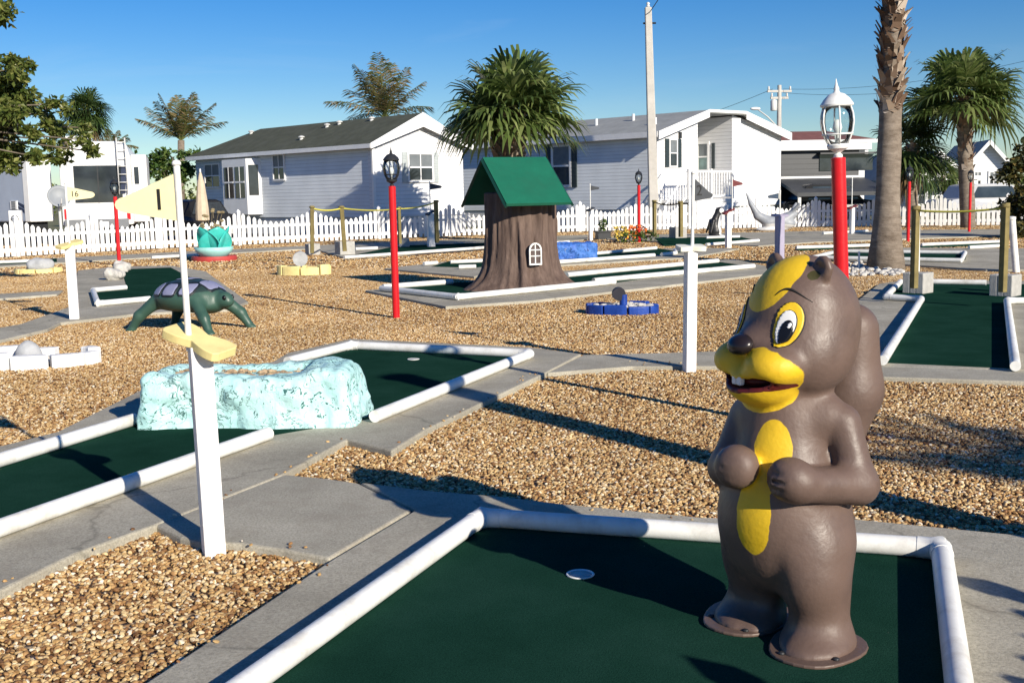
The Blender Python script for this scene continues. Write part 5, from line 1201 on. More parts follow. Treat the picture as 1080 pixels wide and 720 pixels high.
def simple_house(label, px0, px1, py_eave, py_ridge, Y, rz, wall, roofm, depth=9., ridge_x=True, feats=()):
    fr = Frame(W(px0, py_eave, Y), R(rz)); x1 = fr.hit('y', px1, py_eave).x; ze = fr.hit('y', (px0+px1)/2, py_eave).z; zr = fr.hit('y', (px0+px1)/2, py_ridge).z
    t = thing('house', label, 'house', fr.o, R(rz))
    MB().prism([(0,0),(x1,0),(x1,depth),(0,depth)], -.05, ze).build('wall', MT[wall], t)
    if ridge_x:
        cs = [(-.5, ze-.05), (depth/2, zr), (depth+.5, ze-.05)]; vs = []
        for x, ins in ((-.5, 1.8), (x1+.5, -1.8)): vs += [(x+(ins if i == 1 else 0), y, z+.15) for i, (y, z) in enumerate(cs)]+[(x+(ins if i == 1 else 0), y, z) for i, (y, z) in enumerate(cs)]
        MB().add(vs, [(0,6,7,1),(1,7,8,2),(3,4,10,9),(4,5,11,10),(0,3,9,6),(2,8,11,5),(0,1,4,3),(1,2,5,4),(6,9,10,7),(7,10,11,8)]).build('roof', MT[roofm], t)
        MB().bx((-.52,-.55,ze-.12), (x1+.52,-.501,ze+.12)).build('fascia', MT['trim'], t)
    else:
        MB().add([(0,0,ze),(x1,0,ze),(x1/2,0,zr-.06),(0,.2,ze),(x1,.2,ze),(x1/2,.2,zr-.06)], [(0,1,2),(5,4,3),(0,2,5,3),(1,4,5,2),(0,3,4,1)]).build('gable_wall', MT[wall], t)
        gable_roof(t, x1, depth, ze, zr, .45, .4, .14, MT[roofm])
        rk = MB()
        for xa_ in (-.47, x1+.47):
            sl = (zr-ze)/(x1/2); za_ = ze-sl*.47; q = [(xa_, za_+.15), (x1/2, zr+.15), (x1/2, zr-.14), (xa_, za_-.14)]
            vs = [(x, -.44, z) for x, z in q]+[(x, -.405, z) for x, z in q]; rk.add(vs, [(0,1,2,3),(7,6,5,4),(0,4,5,1),(1,5,6,2),(2,6,7,3),(3,7,4,0)])
        rk.build('rake_board', MT['trim'], t)
    for (a, b, c, d) in feats: window(fr, t, 'y', a, b, c, d, 0., None, cols=2, fw=.1)
    return fr, t, x1, ze
simple_house('far white house with a red brown tiled roof above the dark mobile home', 800, 916, 150, 137, 78, 3, 'side_white', 'shingle_red', 10, True, ((850,152,858,158),(880,152,890,158)))
fr, t, x1, ze = simple_house('white house with tan gable roof and porch posts behind the far right fan palm', 962, 1012, 184, 162, 60, 8, 'side_white', 'tanroof' if 'tanroof' in MT else 'shingle_grey', 8, False, ((968,196,980,215),(988,196,998,215)))
for k in range(4):
    x = x1*k/3; MB().bx((x-.09,-1.6,0), (x+.09,-1.42,ze-.3)).build('porch_post', MT['trim'], t)
MB().bx((-.2,-1.7,ze-.3), (x1+.2,-.02,ze-.12)).build('porch_roof', MT['trim'], t)
simple_house('tall pale house at the far right with a grey gable and dark windows', 1022, 1062, 172, 150, 66, -10, 'side_white', 'shingle_grey', 9, False, ((1028,182,1034,198),(1044,182,1052,198)))

# ------------------------------------------------------------------ trailers on the left
MT['rvwhite'] = mat('white_trailer_skin', (.82,.82,.80), .35, .04, 1.5, dirt=(.62,.6,.55), dscale=1., damt=.3)
MT['rv_shade'] = mat('shaded_trailer_skin', (.36,.41,.50), .4, .06, 1.5, dirt=(.3,.34,.42), dscale=1., damt=.5)  # blue grey base colour stands in for shade on the trailer side
MT['rvgrey'] = mat('grey_bumper', (.18,.19,.2), .5, .1); MT['stripe'] = mat('dark_blue_stripe', (.02,.03,.07), .4)
Yr = 41.; fr = Frame(W(66,230,Yr), R(16)); P = lambda px, py, off=0.: fr.hit('y', px, py, off)
t = thing('travel_trailer', 'white travel trailer with a big dark rear window and a roof ladder', 'trailer', fr.o, R(16))
x1 = P(139,200).x; zt = P(100,149).z; zb = P(100,238).z; x2 = P(156,200,.9).x
prof = [(.0,zb),(x1,zb),(x1,zt-.55),(x1-.10,zt-.12),(x1-.35,zt),(.35,zt),(.1,zt-.12),(0,zt-.55)]
n = len(prof); MB().add([(x,0,z) for x, z in prof]+[(x,8.6,z) for x, z in prof], [tuple(range(n)), tuple(range(2*n-1,n-1,-1))]+[(i,n+i,n+(i+1)%n,(i+1)%n) for i in range(n)]).build('body', MT['rvwhite'], t, bevel=.06)
MB().bx((x1+.002,.9,P(148,234,.9).z), (x2,4.6,P(148,163,.9).z)).build('slide_out', MT['rvwhite'], t, bevel=.04)
a, b = P(77,175), P(130,213); wo = MB().bx((a.x,-.045,b.z), (b.x,-.001,a.z)).build('rear_window', MT['glass'], t, bevel=.02)
MB().bx(((a.x+b.x)/2-.02,-.05,b.z), ((a.x+b.x)/2+.02,-.0455,a.z)).build('window_bar', MT['black'], wo)
a, b = P(141,176,.9), P(147,194,.9); MB().bx((a.x,.87,b.z), (b.x,.899,a.z)).build('slide_window', MT['glass'], t, bevel=.01)
a, b = P(67,232), P(138,240); MB().bx((a.x+.05,-.16,b.z), (b.x-.05,-.002,a.z)).build('bumper', MT['rvgrey'], t, bevel=.02)
a, b = P(106,234,-.17), P(115,239,-.17); MB().bx((a.x,-.175,b.z), (b.x,-.161,a.z)).build('plate', MT['trim'], t)
mb = MB(); xa_, xb_ = P(124,170).x, P(133,170).x; z0, z1 = P(128,205).z, zt+.1
for x in (xa_, xb_): mb.tube([(x,-.14,z0),(x,-.14,z1),(x,.3,z1+.03)], .02, 6)
for i in range(7): z = z0+(z1-z0)*(i+.5)/7; mb.tube([(xa_,-.14,z),(xb_,-.14,z)], .018, 6)
mb.build('ladder', MT['vent'], t, True)
a = P(127,176); b = P(132,204); MB().add([(a.x+.02,-.055,a.z),(a.x+.16,-.055,a.z),(b.x+.02,-.055,b.z),(b.x-.14,-.055,b.z),(a.x+.02,-.0465,a.z),(a.x+.16,-.0465,a.z),(b.x+.02,-.0465,b.z),(b.x-.14,-.0465,b.z)], [(0,1,2,3),(7,6,5,4),(0,4,5,1),(1,5,6,2),(2,6,7,3),(3,7,4,0)]).build('blue_stripe', MT['stripe'], t)
for px in (70, 136): a = P(px,226); MB().bx((a.x-.06,-.04,a.z-.18), (a.x+.06,-.001,a.z+.18)).build('tail_light', MT['red'], t, bevel=.01)
a = P(79,146,2.); MB().bx((a.x-.45,2.,zt-.01), (a.x+.55,3.1,zt+.30)).build('roof_unit', MT['rvwhite'], t, bevel=.08)
for y in (4.2, 5.2):
    for x in (.18, x1-.18): MB().tube([(x-.13,y,.38),(x+.13,y,.38)], .38, 18).build('wheel', MT['black'], t, True, sharp=50)
MB().bx((.3,-.1,.42), (x1-.3,8.3,zb-.002)).build('chassis', MT['black'], t)

Yr = 41.5; fr = Frame(W(32,230,Yr), R(58)); t = thing('travel_trailer', 'trailer with its side toned blue grey for shade and a white end wall at the left edge', 'trailer', fr.o, R(58))
P = lambda px, py, pl='x': fr.hit(pl, px, py)
x1 = P(54,200,'y').x; zt = P(32,166).z; zb = P(32,234).z; Lb = 8.5
MB().prism([(0,.02),(x1,.02),(x1,Lb),(0,Lb)], zb, zt).build('body', MT['rv_shade'], t, bevel=.05)
MB().prism([(-.02,-.05),(x1+.02,-.05),(x1+.02,.30),(-.02,.30)], zb-.01, zt+.02).build('end_wall', MT['rvwhite'], t, bevel=.04)
MB().prism([(.0,.31),(x1,.31),(x1,Lb-.05),(.0,Lb-.05)], zt+.002, zt+.14).build('roof', MT['rvwhite'], t, bevel=.04)
for (a0, b0, a1, b1) in ((10,171,17,181),(12,212,19,221)):
    a, b = P(a0,(b0+b1)/2), P(a1,(b0+b1)/2); z1, z0 = P(14,b0).z, P(14,b1).z; mb = MB(); mb.bx((-.05,min(a.y,b.y),z0), (-.001,max(a.y,b.y),z1)); w_ = mb.build('vent_hatch', MT['trim'], t)
    for k in range(4): z = z0+(z1-z0)*(k+.5)/4; MB().bx((-.06,min(a.y,b.y)+.08,z-.03), (-.051,max(a.y,b.y)-.08,z+.03)).build('louvre', MT['rvgrey'], w_)
for k in range(2):
    a, b = P(19,213+4*k), P(31,219+5*k); MB().add([(-.012,a.y,a.z),(-.012,b.y,b.z),(-.012,b.y,b.z-.16),(-.012,a.y,a.z-.10),(-.001,a.y,a.z),(-.001,b.y,b.z),(-.001,b.y,b.z-.16),(-.001,a.y,a.z-.10)], [(0,1,2,3),(7,6,5,4),(0,4,5,1),(1,5,6,2),(2,6,7,3),(3,7,4,0)]).build('dark_stripe', MT['stripe'], t)
a = P(4,232); MB().bx((.1,.2,.35), (x1-.1,Lb-.3,zb-.002)).build('chassis', MT['black'], t)
for y in (3.2, 4.2):
    for x in (.15, x1-.15): MB().tube([(x-.12,y,.36),(x+.12,y,.36)], .36, 18).build('wheel', MT['black'], t, True, sharp=50)
# satellite dish on a leg
q = W(62,208,38.5); t = thing('satellite_dish', 'grey satellite dish on a short leg in front of the white trailer', 'satellite dish', (q.x, q.y, 0), .5)
MB().tube([(0,0,0),(0,0,q.z-.15)], .05, 8).build('leg', MT['vent'], t, True, sharp=50)
d = MB().lathe([(.001,.0),(.18,.02),(.30,.06),(.38,.10),(.38,.12),(.30,.08),(.18,.04),(.001,.02)], 24); tm = Matrix.Translation((0,0,q.z)) @ Matrix.Rotation(R(72), 4, 'X'); d.v = [tuple(tm @ Vector(p_)) for p_ in d.v]
d.build('dish', mat('grey_dish', (.25,.27,.29), .5, .06), t, True)
MB().tube([(0,-.05,q.z-.45),(0,-.55,q.z-.2),(0,-.6,q.z-.05)], .02, 6).build('feed_arm', MT['vent'], t)
q = G(19, 258); t = thing('meter_box', 'pale utility meter box on a post behind the left picket fence', 'meter box', W(19,262,38)*1, .2); t.location.z = 0
MB().bx((-.2,-.12,0), (.2,.12,1.35)).build('case', MT['rvwhite'], t, bevel=.03); MB().lathe([(.12,0),(.12,.05),(.09,.09),(.001,.1)], 14).build('dial', MT['rvgrey'], t).matrix_local = Matrix.Translation((0,-.12,1.08)) @ Matrix.Rotation(R(90), 4, 'X')
q = W(213,215,44); t = thing('patio_umbrella', 'closed beige patio umbrella beside the grey house', 'umbrella', (q.x, q.y, 0))
MB().tube([(0,0,0),(0,0,2.75)], .03, 8).build('pole', MT['trim'], t); zt = W(213,180,44).z
MB().lathe([(.05,.75),(.26,.8),(.25,1.2),(.20,1.7),(.14,2.2),(.05,2.58),(.01,2.66)], 9).build('canopy', mat('beige_canvas', (.55,.46,.34), .9, .12, 4), t, True, sharp=25)

# ------------------------------------------------------------------ poles and wires
MT['concpole'] = mat('concrete_pole', (.50,.48,.44), .9, .12, 3, bump=.3)
q = W(690,225,47.2); tp = W(683.5,8,47.2); t = thing('utility_pole', 'tall pale concrete utility pole standing left of the porch house', 'utility pole', (q.x, q.y, 0), 0)
d = Vector((tp.x-q.x, 0, tp.z)); s0, s1 = .20, .13
vs = [(s0*a,s0*b,-.1) for a, b in ((-1,-1),(1,-1),(1,1),(-1,1))]+[(d.x+s1*a,s1*b,d.z) for a, b in ((-1,-1),(1,-1),(1,1),(-1,1))]
o = MB().add(vs, [(0,3,2,1),(4,5,6,7),(0,1,5,4),(1,2,6,5),(2,3,7,6),(3,0,4,7)]).build('shaft', MT['concpole'], t, bevel=.03)
MB().tube([(d.x*.93-.22,-.0,d.z*.93),(d.x*.93+.3,0,d.z*.93)], .04, 6).build('bracket', MT['black'], t); MB().lathe([(.05,0),(.08,.05),(.05,.1),(.08,.15),(.04,.2)], 10, (d.x,0,d.z)).build('insulator', MT['vent'], t, True)
Yp = 88.; q = W(821,200,Yp); tp = W(820.5,90,Yp); t = thing('utility_pole', 'distant grey utility pole with crossarms and a street light arm', 'utility pole', (q.x, q.y, 0), R(8)); H_ = tp.z
MB().tube([(0,0,0),(0,0,H_)], [.24,.15], 10).build('shaft', MT['concpole'], t, True, sharp=50)
for dz_, l in ((.45, .95), (.95, .7)):
    ar = MB().bx((-l,-.08,H_-dz_-.08), (l,.08,H_-dz_+.08)).build('crossarm', MT['concpole'], t)
    for x in (-l+.1, l-.1): MB().lathe([(.06,0),(.1,.08),(.06,.16),(.09,.22),(.03,.3)], 8, (x,0,H_-dz_+.08)).build('insulator', MT['vent'], ar, True)
MB().lathe([(.22,0),(.24,.05),(.24,.75),(.1,.85)], 12, (-.45,0,H_-1.9)).build('transformer', MT['vent'], t, True)
sl = W(797,115,Yp); z0 = W(820,136,Yp).z
ar = MB().tube([(0,0,z0),(-.9,0,z0+.9),(sl.x-q.x,0,sl.z)], .05, 6).build('light_arm', MT['vent'], t, True); MB().ell((sl.x-q.x-.1,0,sl.z), (.42,.18,.12)).build('lamp_head', MT['trim'], ar, True)
def wire(label, a, b, sag, r=.02):
    a = Vector(a); b = Vector(b); pts = []
    for k in range(17): t_ = k/16; pts.append(a.lerp(b, t_)-Vector((0,0,sag*4*t_*(1-t_)))-a)
    o = MB().tube(pts, r, 5).build('power_line', MT['black']); o.location = a; tag(o, label, 'power line', 'power lines')
wire('power line dipping left from the distant pole behind the porch house', W(815,94,Yp), W(600,150,140), 1.0, .018)
wire('upper power line from the distant pole to the right edge', W(826,94,Yp), W(1100,60,70), .6, .012)
wire('lower power line from the distant pole to the right edge', W(826,98,Yp), W(1100,72,72), .7, .012)
wire('service cable leaving the top of the tall concrete pole', W(684.5,14,47.2), W(712,-30,42), .05, .018)

# ------------------------------------------------------------------ palms
def fanleaf(mb, pet, base, d, size, rnd, spread=2.25, droop=.3, nseg=17, w=.045):
    d = Vector(d).normalized(); side = d.cross(Vector((0,0,1)))
    if side.length < .05: side = Vector((1,0,0))
    side.normalize(); upv = side.cross(d).normalized()
    L_ = size*rnd.uniform(.85, 1.1); pl = size*rnd.uniform(.45, 1.0)
    tip = Vector(base)+d*pl-Vector((0,0,pl*pl*.08)); mid = Vector(base)+d*pl*.5
    bend = rnd.uniform(.0,.45)*(1-abs(d.z))+rnd.uniform(0,.15); d = (d-Vector((0,0,bend))).normalized(); rl = rnd.uniform(-.6,.6); upv = side.cross(d).normalized()
    side = (side*math.cos(rl)+upv*math.sin(rl)).normalized(); upv = side.cross(d).normalized()
    pet.tube([base, mid, tip], [.022,.016,.012], 4, False)
    for k in range(nseg):
        a = -spread+2*spread*k/(nseg-1)+rnd.uniform(-.05,.05); l = L_*(.62+.38*math.cos(a*.55))*rnd.uniform(.88,1.08)
        dr = (d*math.cos(a)+side*math.sin(a)).normalized(); pv = (side*math.cos(a)-d*math.sin(a))
        fold = upv*(.18*abs(math.sin(a))); dr = (dr+fold*.8).normalized()
        p0 = tip; p1 = tip+dr*l*.55-Vector((0,0,droop*l*.10)); p2 = tip+dr*l*.82-Vector((0,0,droop*l*.36)); p3 = tip+dr*l-Vector((0,0,droop*l*.85))
        ww = w*size
        mb.add([p0-pv*ww*.25, p0+pv*ww*.25, p1+pv*ww, p1-pv*ww, p2+pv*ww*.6, p2-pv*ww*.6, p3], [(0,1,2,3),(3,2,4,5),(5,4,6)])
def fan_palm(label, base, top, r0, r1, size, n, seed, m, group='palm trees', boots=(0,1), elmin=-40, dead=0, trunk='palmtrunk', kink=0., n2=17, flare=0., bsize=1., bden=1.):
    t = thing('palm_tree', label, 'palm tree', base, 0, group); rnd = random.Random(seed)
    b = Vector((0,0,0)); tp = Vector(top)-Vector(base); H_ = tp.z; ns = 14
    pts = [b.lerp(tp, k/ns)+Vector((kink*math.sin(math.pi*k/ns), 0, 0)) for k in range(ns+1)]; pts[0].z -= .1
    rs = [(r0+(r1-r0)*k/ns)*(1+flare*math.exp(-k*H_/ns/.5))*(1+.04*math.sin(k*2.3+seed)) for k in range(ns+1)]
    tr = MB().tube(pts, rs, 18).build('trunk', MT[trunk], t, True)
    if boots:
        mb = MB(); z0, z1 = boots[0]*H_, boots[1]*H_; nb = int((z1-z0)/.11*bden)
        for i in range(nb):
            z = z0+(z1-z0)*(i+rnd.random())/nb; k = z/H_*ns; k0 = min(ns-1, int(k)); c_ = pts[k0].lerp(pts[k0+1], k-k0); rr = rs[k0]+(rs[k0+1]-rs[k0])*(k-k0)
            for q in range(3):
                a = i*2.4+q*2.1+rnd.uniform(-.3,.3); o = Vector((math.cos(a), math.sin(a), 0)); s_ = Vector((-math.sin(a), math.cos(a), 0)); l = rnd.uniform(.16,.34)*bsize; w_ = rnd.uniform(.06,.11)*bsize
                p0 = c_+o*rr*.92; p1 = p0+o*.05*bsize+Vector((0,0,l*.55)); p2 = p0+o*rnd.uniform(.08,.2)*bsize+Vector((0,0,l)); tw = s_*rnd.uniform(-.07,.07)
                mb.add([p0-s_*w_, p0+s_*w_, p1+s_*w_*.7+tw, p1-s_*w_*.7+tw, p2+s_*w_*.4+tw*2, p2-s_*w_*.4+tw*2, p0+o*.05-Vector((0,0,.04))], [(0,1,2,3),(3,2,4,5),(0,6,1)])
        mb.build('leaf_boots', MT['boots'], tr)
    lv, pe = MB(), MB()
    for k in range(n):
        a = k*2.39996+rnd.uniform(-.3,.3); u = (k+.5)/n; el = R(80-(80-elmin)*u**.72)+rnd.uniform(-.15,.15)
        d = Vector((math.cos(a)*math.cos(el), math.sin(a)*math.cos(el), math.sin(el)))
        fanleaf(lv, pe, pts[-1]-Vector((0,0,.25*u)), d, size, rnd, droop=.35+.5*u*rnd.random(), nseg=n2)
    cr = lv.build('crown', m, t); pe.build('leaf_stalks', MT['petiole'], cr)
    if dead:
        dl, dp_ = MB(), MB()
        for k in range(dead):
            a = rnd.uniform(0, 6.28); el = R(rnd.uniform(-78,-50)); d = Vector((math.cos(a)*math.cos(el), math.sin(a)*math.cos(el), math.sin(el)))
            fanleaf(dl, dp_, pts[-1]-Vector((0,0,.3)), d, size*.8, rnd, spread=1.0, droop=.9, nseg=11)
        dl.build('dead_fronds', MT['deadleaf'], cr); dp_.build('dead_stalks', MT['petiole'], cr)
    return t
def feather_palm(label, base, top, size, n, seed, m, r=.16, elr=(85,-10), wind=Vector((0,0,0)), group='palm trees', nl=26, trunk='palmtrunk', lw=.05):
    t = thing('palm_tree', label, 'palm tree', base, 0, group); rnd = random.Random(seed); tp = Vector(top)-Vector(base)
    MB().tube([(0,0,-.1), tp*.5, tp], [r*1.25, r, r*.9], 12).build('trunk', MT[trunk], t, True)
    lv, ra_ = MB(), MB()
    for k in range(n):
        a = k*2.39996+rnd.uniform(-.3,.3); u = (k+.5)/n; el = R(elr[0]-(elr[0]-elr[1])*u); d = Vector((math.cos(a)*math.cos(el), math.sin(a)*math.cos(el), math.sin(el)))
        L_ = size*rnd.uniform(.8,1.1); pts = []; p = tp.copy(); dd = d.copy(); ns = 10
        for i in range(ns+1):
            pts.append(p.copy()); p = p+dd*L_/ns; dd = (dd+wind*.10-Vector((0,0,.085+.05*(1-d.z)))).normalized()
        ra_.tube(pts, [.03*(1-i/ns)+.006 for i in range(ns+1)], 4, False)
        for i in range(nl):
            u2 = .12+.86*i/nl; q = u2*ns; i0 = min(ns-1, int(q)); c_ = pts[i0].lerp(pts[i0+1], q-i0); dx = (pts[i0+1]-pts[i0]).normalized(); s_ = dx.cross(Vector((0,0,1)))
            if s_.length < .05: s_ = Vector((1,0,0))
            s_.normalize(); l = size*.36*math.sin(math.pi*min(.97, .15+u2*.8))*rnd.uniform(.8,1.15)
            for sg in (1, -1):
                dr = (s_*sg*.8+dx*.55+wind*.25+Vector((0,0,rnd.uniform(-.25,.1)))).normalized(); wv = dx*lw*.5
                p1 = c_+dr*l*.6-Vector((0,0,l*.12)); p2 = c_+dr*l-Vector((0,0,l*.42)); lv.add([c_-wv*.5, c_+wv*.5, p1+wv, p1-wv, p2], [(0,1,2,3),(3,2,4)])
    cr = lv.build('crown', m, t); ra_.build('frond_ribs', MT['petiole'], cr); return t
def trunkmat(name, a, b_, ring=9.):
    m, nt, b = newmat(name); L = nt.links.new; tc = N(nt, 'ShaderNodeTexCoord'); mp = N(nt, 'ShaderNodeMapping'); mp.inputs['Scale'].default_value = (2.2,2.2,ring); L(tc.outputs['Object'], mp.inputs['Vector'])
    n = N(nt, 'ShaderNodeTexNoise', Scale=1.5, Detail=8., Roughness=.7); L(mp.outputs[0], n.inputs['Vector'])
    n2 = N(nt, 'ShaderNodeTexNoise', Scale=2.2, Detail=8., Roughness=.75); L(tc.outputs['Object'], n2.inputs['Vector'])
    mm = N(nt, 'ShaderNodeMath', operation='MULTIPLY_ADD'); L(n.outputs['Fac'], mm.inputs[0]); mm.inputs[1].default_value = .5; ms = N(nt, 'ShaderNodeMath', operation='MULTIPLY'); L(n2.outputs['Fac'], ms.inputs[0]); ms.inputs[1].default_value = .5; L(ms.outputs[0], mm.inputs[2])
    r = ramp(nt, [(.35, a), (.62, b_)]); L(mm.outputs[0], r.inputs['Fac']); L(r.outputs['Color'], b.inputs['Base Color']); b.inputs['Roughness'].default_value = .9; b.inputs['Specular IOR Level'].default_value = .15
    bp = N(nt, 'ShaderNodeBump', Strength=.8, Distance=.04); L(mm.outputs[0], bp.inputs['Height']); L(bp.outputs['Normal'], b.inputs['Normal']); return m
MT['palmtrunk'] = trunkmat('palm_trunk', (.10,.075,.055), (.30,.25,.20)); MT['boots'] = foliage('leaf_boot_stubs', [(0,(.09,.05,.03)),(.4,(.20,.13,.085)),(.7,(.40,.32,.24)),(1,(.58,.50,.42))], .0, .85)
MT['petiole'] = mat('leaf_stalk', (.13,.15,.04), .6, .2); MT['deadleaf'] = foliage('dry_fronds', [(0,(.14,.09,.04)),(1,(.30,.21,.10))], .2)
MT['sabal'] = foliage('fan_palm_leaf', [(0,(.045,.075,.018)),(.4,(.10,.15,.038)),(.75,(.18,.235,.07)),(1,(.30,.34,.13))], .38, .36)
MT['sabal_dark'] = foliage('dark_fan_palm_leaf', [(0,(.02,.04,.01)),(.5,(.04,.075,.018)),(1,(.10,.14,.04))], .25, .45)
MT['brownpalm'] = foliage('brown_palm_frond', [(0,(.05,.075,.02)),(.4,(.11,.12,.035)),(.7,(.23,.165,.07)),(1,(.34,.25,.12))], .3)
q = W(530,210,38.6); fan_palm('bushy green fan palm rising directly behind the stump house', (q.x, q.y, 0), W(539,118,38.6), .53, .48, 1.60, 52, 3, MT['sabal'], boots=(.5,1), elmin=-10, dead=0, n2=21, bsize=1.7, bden=2.)
q = G(934, 284); tp = W(952,-90,q.y); fan_palm('big grey palm trunk with ragged leaf stubs high up, standing in white stones', q, (tp.x, tp.y+.3, tp.z+1.2), .225, .185, 1.35, 40, 5, MT['sabal'], boots=(.38,.98), elmin=-20, flare=.75, bsize=1.0, bden=2.6)
q = G(1021, 240.5); fan_palm('round green fan palm with pale trunk at the far right before the picket fence', q, W(1016,104,q.y), .27, .25, 1.34, 52, 8, MT['sabal'], boots=(.45,1), elmin=-16, dead=0, n2=21)
q = W(962,240,43); fan_palm('low dark fan palm just right of the big palm trunk', (q.x, q.y, 0), W(962,152,43), .22, .2, 1.0, 34, 12, MT['sabal_dark'], boots=(.4,1), elmin=-55, dead=8)
q = W(93,230,54); fan_palm('round headed fan palm behind the white trailer at the left', (q.x, q.y, 0), W(90,116,54), .25, .22, .78, 60, 15, MT['sabal_dark'], boots=None, elmin=-50, dead=22)
q = W(190,230,62); feather_palm('wind blown brown palm behind the left end of the grey house', (q.x, q.y, 0), W(191,148,62), 2.6, 15, 4, MT['brownpalm'], .2, (88,28), Vector((.05,0,.5)), nl=32, lw=.06)
q = W(405,230,64); feather_palm('tall wind blown brown palm above the dark roof of the grey house', (q.x, q.y, 0), W(406,124,64), 3.5, 15, 9, MT['brownpalm'], .22, (88,18), Vector((-.1,0,.45)), nl=34, lw=.065)
q = W(1000,232,52); fan_palm('small young palm under the tan gable of the right white house', (q.x, q.y, 0), W(994,186,52), .13, .12, .8, 26, 21, MT['sabal'], boots=None, elmin=-30)

# ------------------------------------------------------------------ leafy trees and shrubs
def leafblob(mb, rnd, c, r, n, ls, sq=.8):
    for _ in range(n):
        v = Vector((rnd.gauss(0,1), rnd.gauss(0,1), rnd.gauss(0,1))).normalized()*(rnd.random()**.45)*r; p_ = Vector(c)+Vector((v.x, v.y, v.z*sq))
        d = Vector((rnd.gauss(0,1), rnd.gauss(0,1), rnd.gauss(-.25,.8))).normalized(); s_ = d.cross(Vector((rnd.gauss(0,1), rnd.gauss(0,1), rnd.gauss(0,1)))).normalized(); k = ls*rnd.uniform(.6,1.3); nv = d.cross(s_)*k*.12
        mb.add([p_, p_+d*k*.45+s_*k*.27+nv, p_+d*k, p_+d*k*.45-s_*k*.27+nv], [(0,1,2,3)])
def leafy(label, cat, name, base, blobs, m, ls, dens, seed, trunk_r=.18, limbs=True, sub=5, grp=None):
    t = thing(name, label, cat, base, 0, grp); rnd = random.Random(seed); mb = MB(); lm = MB(); B = Vector(base)
    fork = Vector((0,0,sum(c[0].z for c in blobs)/len(blobs)-B.z))*(.95 if trunk_r > .19 else .55) if limbs else None
    if limbs: lm.tube([(0,0,-.1), fork*.5+Vector((.1,0,0)), fork], [trunk_r*1.4, trunk_r, trunk_r*.8], 10)
    for c, r in blobs:
        c = Vector(c)-B
        for _ in range(sub):
            v = Vector((rnd.gauss(0,1), rnd.gauss(0,1), rnd.gauss(0,1))).normalized()*r*rnd.uniform(.2,.85); leafblob(mb, rnd, c+v, r*rnd.uniform(.28,.5), int(dens*r*r/sub), ls)
            if limbs: lm.tube([c, c+v*.6, c+v], [.014,.010,.005], 5)
        if limbs:
            lm.tube([fork, fork.lerp(c, .5)+Vector((0,0,r*.4)), c], [trunk_r*.22, trunk_r*.11, .010], 7)
    mb.build('crown', m, t)
    if limbs: lm.build('trunk', MT['bark'], t, True)
    return t
MT['bark'] = trunkmat('grey_bark', (.07,.055,.04), (.2,.17,.13), 2.)
MT['leaf_a'] = foliage('broad_leaves', [(0,(.05,.08,.016)),(.4,(.11,.15,.032)),(.75,(.19,.215,.055)),(1,(.30,.31,.09))], .4, .35)
MT['leaf_b'] = foliage('shrub_leaves', [(0,(.03,.07,.015)),(.5,(.07,.13,.025)),(1,(.15,.20,.05))], .3)
MT['leaf_c'] = foliage('olive_leaves', [(0,(.02,.03,.008)),(.5,(.05,.055,.012)),(.8,(.10,.085,.02)),(1,(.17,.12,.03))], .25)
Yt = 20.; bl = [(16,72,24),(2,95,40),(22,100,26),(10,135,42),(40,138,22),(36,165,16),(6,160,26),(60,110,15),(62,140,17),(62,168,14),(70,150,12),(90,148,13),(99,160,11),(95,135,10),(48,120,14),(-20,60,45),(-45,110,60),(-30,160,40),(0,14,13),(-30,10,40)]
leafy('leafy broadleaf tree hanging into the photo at the upper left', 'tree', 'broadleaf_tree', (W(-190,200,Yt).x, Yt, 0), [(W(x,y,Yt+random.Random(x).uniform(-.5,.5)), r/1200*Yt) for x, y, r in bl], MT['leaf_a'], .115, 3300, 3, .2)
Yt = 56.; bl = [(150,172,14),(165,168,16),(182,166,15),(200,170,14),(212,176,12),(175,180,18),(195,184,16),(158,186,16)]
leafy('bright green shrubs behind the white trailer and the brown palm', 'shrub', 'shrub', (W(180,200,Yt).x, Yt, 0), [(W(x,y,Yt), r/1200*Yt) for x, y, r in bl], MT['leaf_b'], .28, 420, 5, .1)
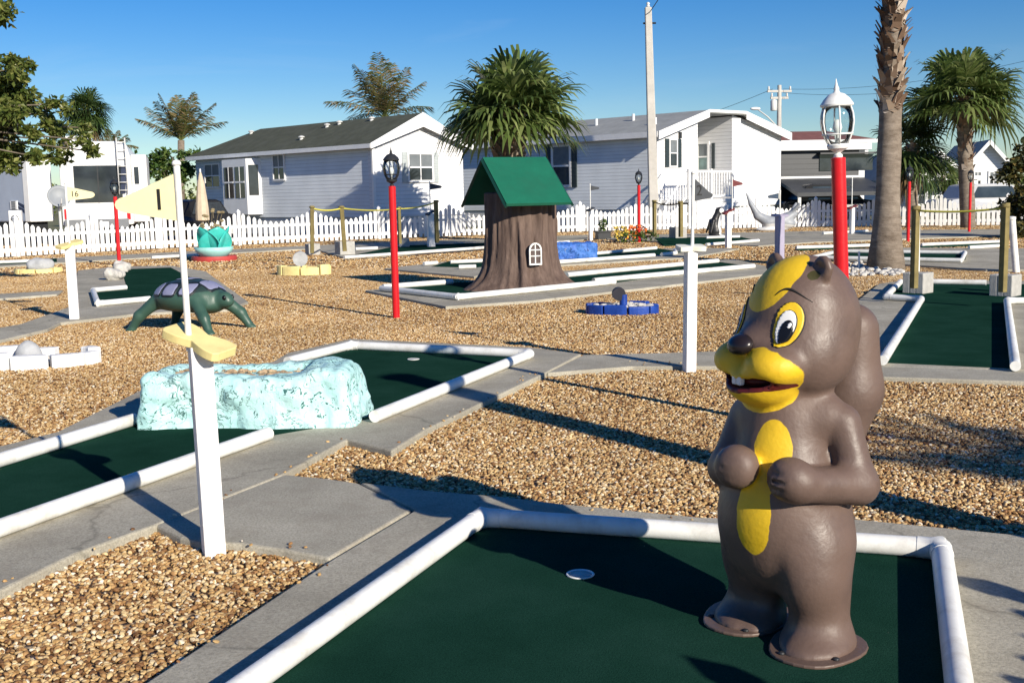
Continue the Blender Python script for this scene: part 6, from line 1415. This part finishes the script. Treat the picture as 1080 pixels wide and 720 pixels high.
Yt = 33.; bl = [(1066,185,20),(1085,170,30),(1072,210,22),(1092,205,34),(1078,240,20),(1100,245,30),(1068,228,12),(1085,262,22)]
leafy('dark olive bushy tree at the right edge of the photo', 'tree', 'bushy_tree', (W(1098,230,Yt).x, Yt, 0), [(W(x,y,Yt), r/1200*Yt) for x, y, r in bl], MT['leaf_c'], .16, 1500, 6, .14)
Yt = 51.; leafy('low green shrub between the palm trunks and white house', 'shrub', 'shrub', (W(985,225,Yt).x, Yt, 0), [(W(x,y,Yt), r/1200*Yt) for x, y, r in ((978,222,9),(990,220,10),(1003,222,9))], MT['leaf_b'], .22, 500, 8, .06)
# small distant palm tops and a far wood
q = W(120,230,70); feather_palm('small distant palm top beside the white trailer roof', (q.x, q.y, 0), W(120,158,70), 1.5, 14, 31, MT['brownpalm'], .12, (80,0))
mb = MB(); r_ = random.Random(77)
for k in range(240):
    x = -110+220*k/239; y = 150+r_.uniform(-8,8); leafblob(mb, r_, (x, y, r_.uniform(.8,3.0)), r_.uniform(1.5,2.6), 34, 1.0)
o = mb.build('treeline', MT['leaf_a']); o['kind'] = 'stuff'; o['label'] = 'far green treeline behind the houses'

# ------------------------------------------------------------------ things just outside the frame whose shadows fall into it
picket_fence('white picket fence to the right of the camera that throws the pointed shadows', (1.95,1.52,0), (4.2,3.02,0), 1.35, .96, .80, 7, grp='white picket fence runs')
fan_palm('fan palm behind the camera at right throwing frond shadows on the gravel', (9.0,-2.3,0), (9.0,-2.3,3.7), .2, .18, .95, 15, 41, MT['sabal'], boots=None, elmin=-10)
t = thing('shadow_post', 'thick round unseen post added outside the right edge to cast the long diagonal shadow', 'post', (3.12,3.62,0))  # unseen stand-in for a trunk, added and cut short to shape the long shadow
MB().tube([(0,0,-.1),(0,0,1.5),(.01,0,2.95)], [.15,.14,.13], 20).build('shaft', MT['palmtrunk'], t, True, sharp=50); MB().lathe([(.14,2.95),(.16,2.96),(.16,3.0),(.001,3.06)], 20).build('cap', MT['palmtrunk'], t, True, sharp=50)
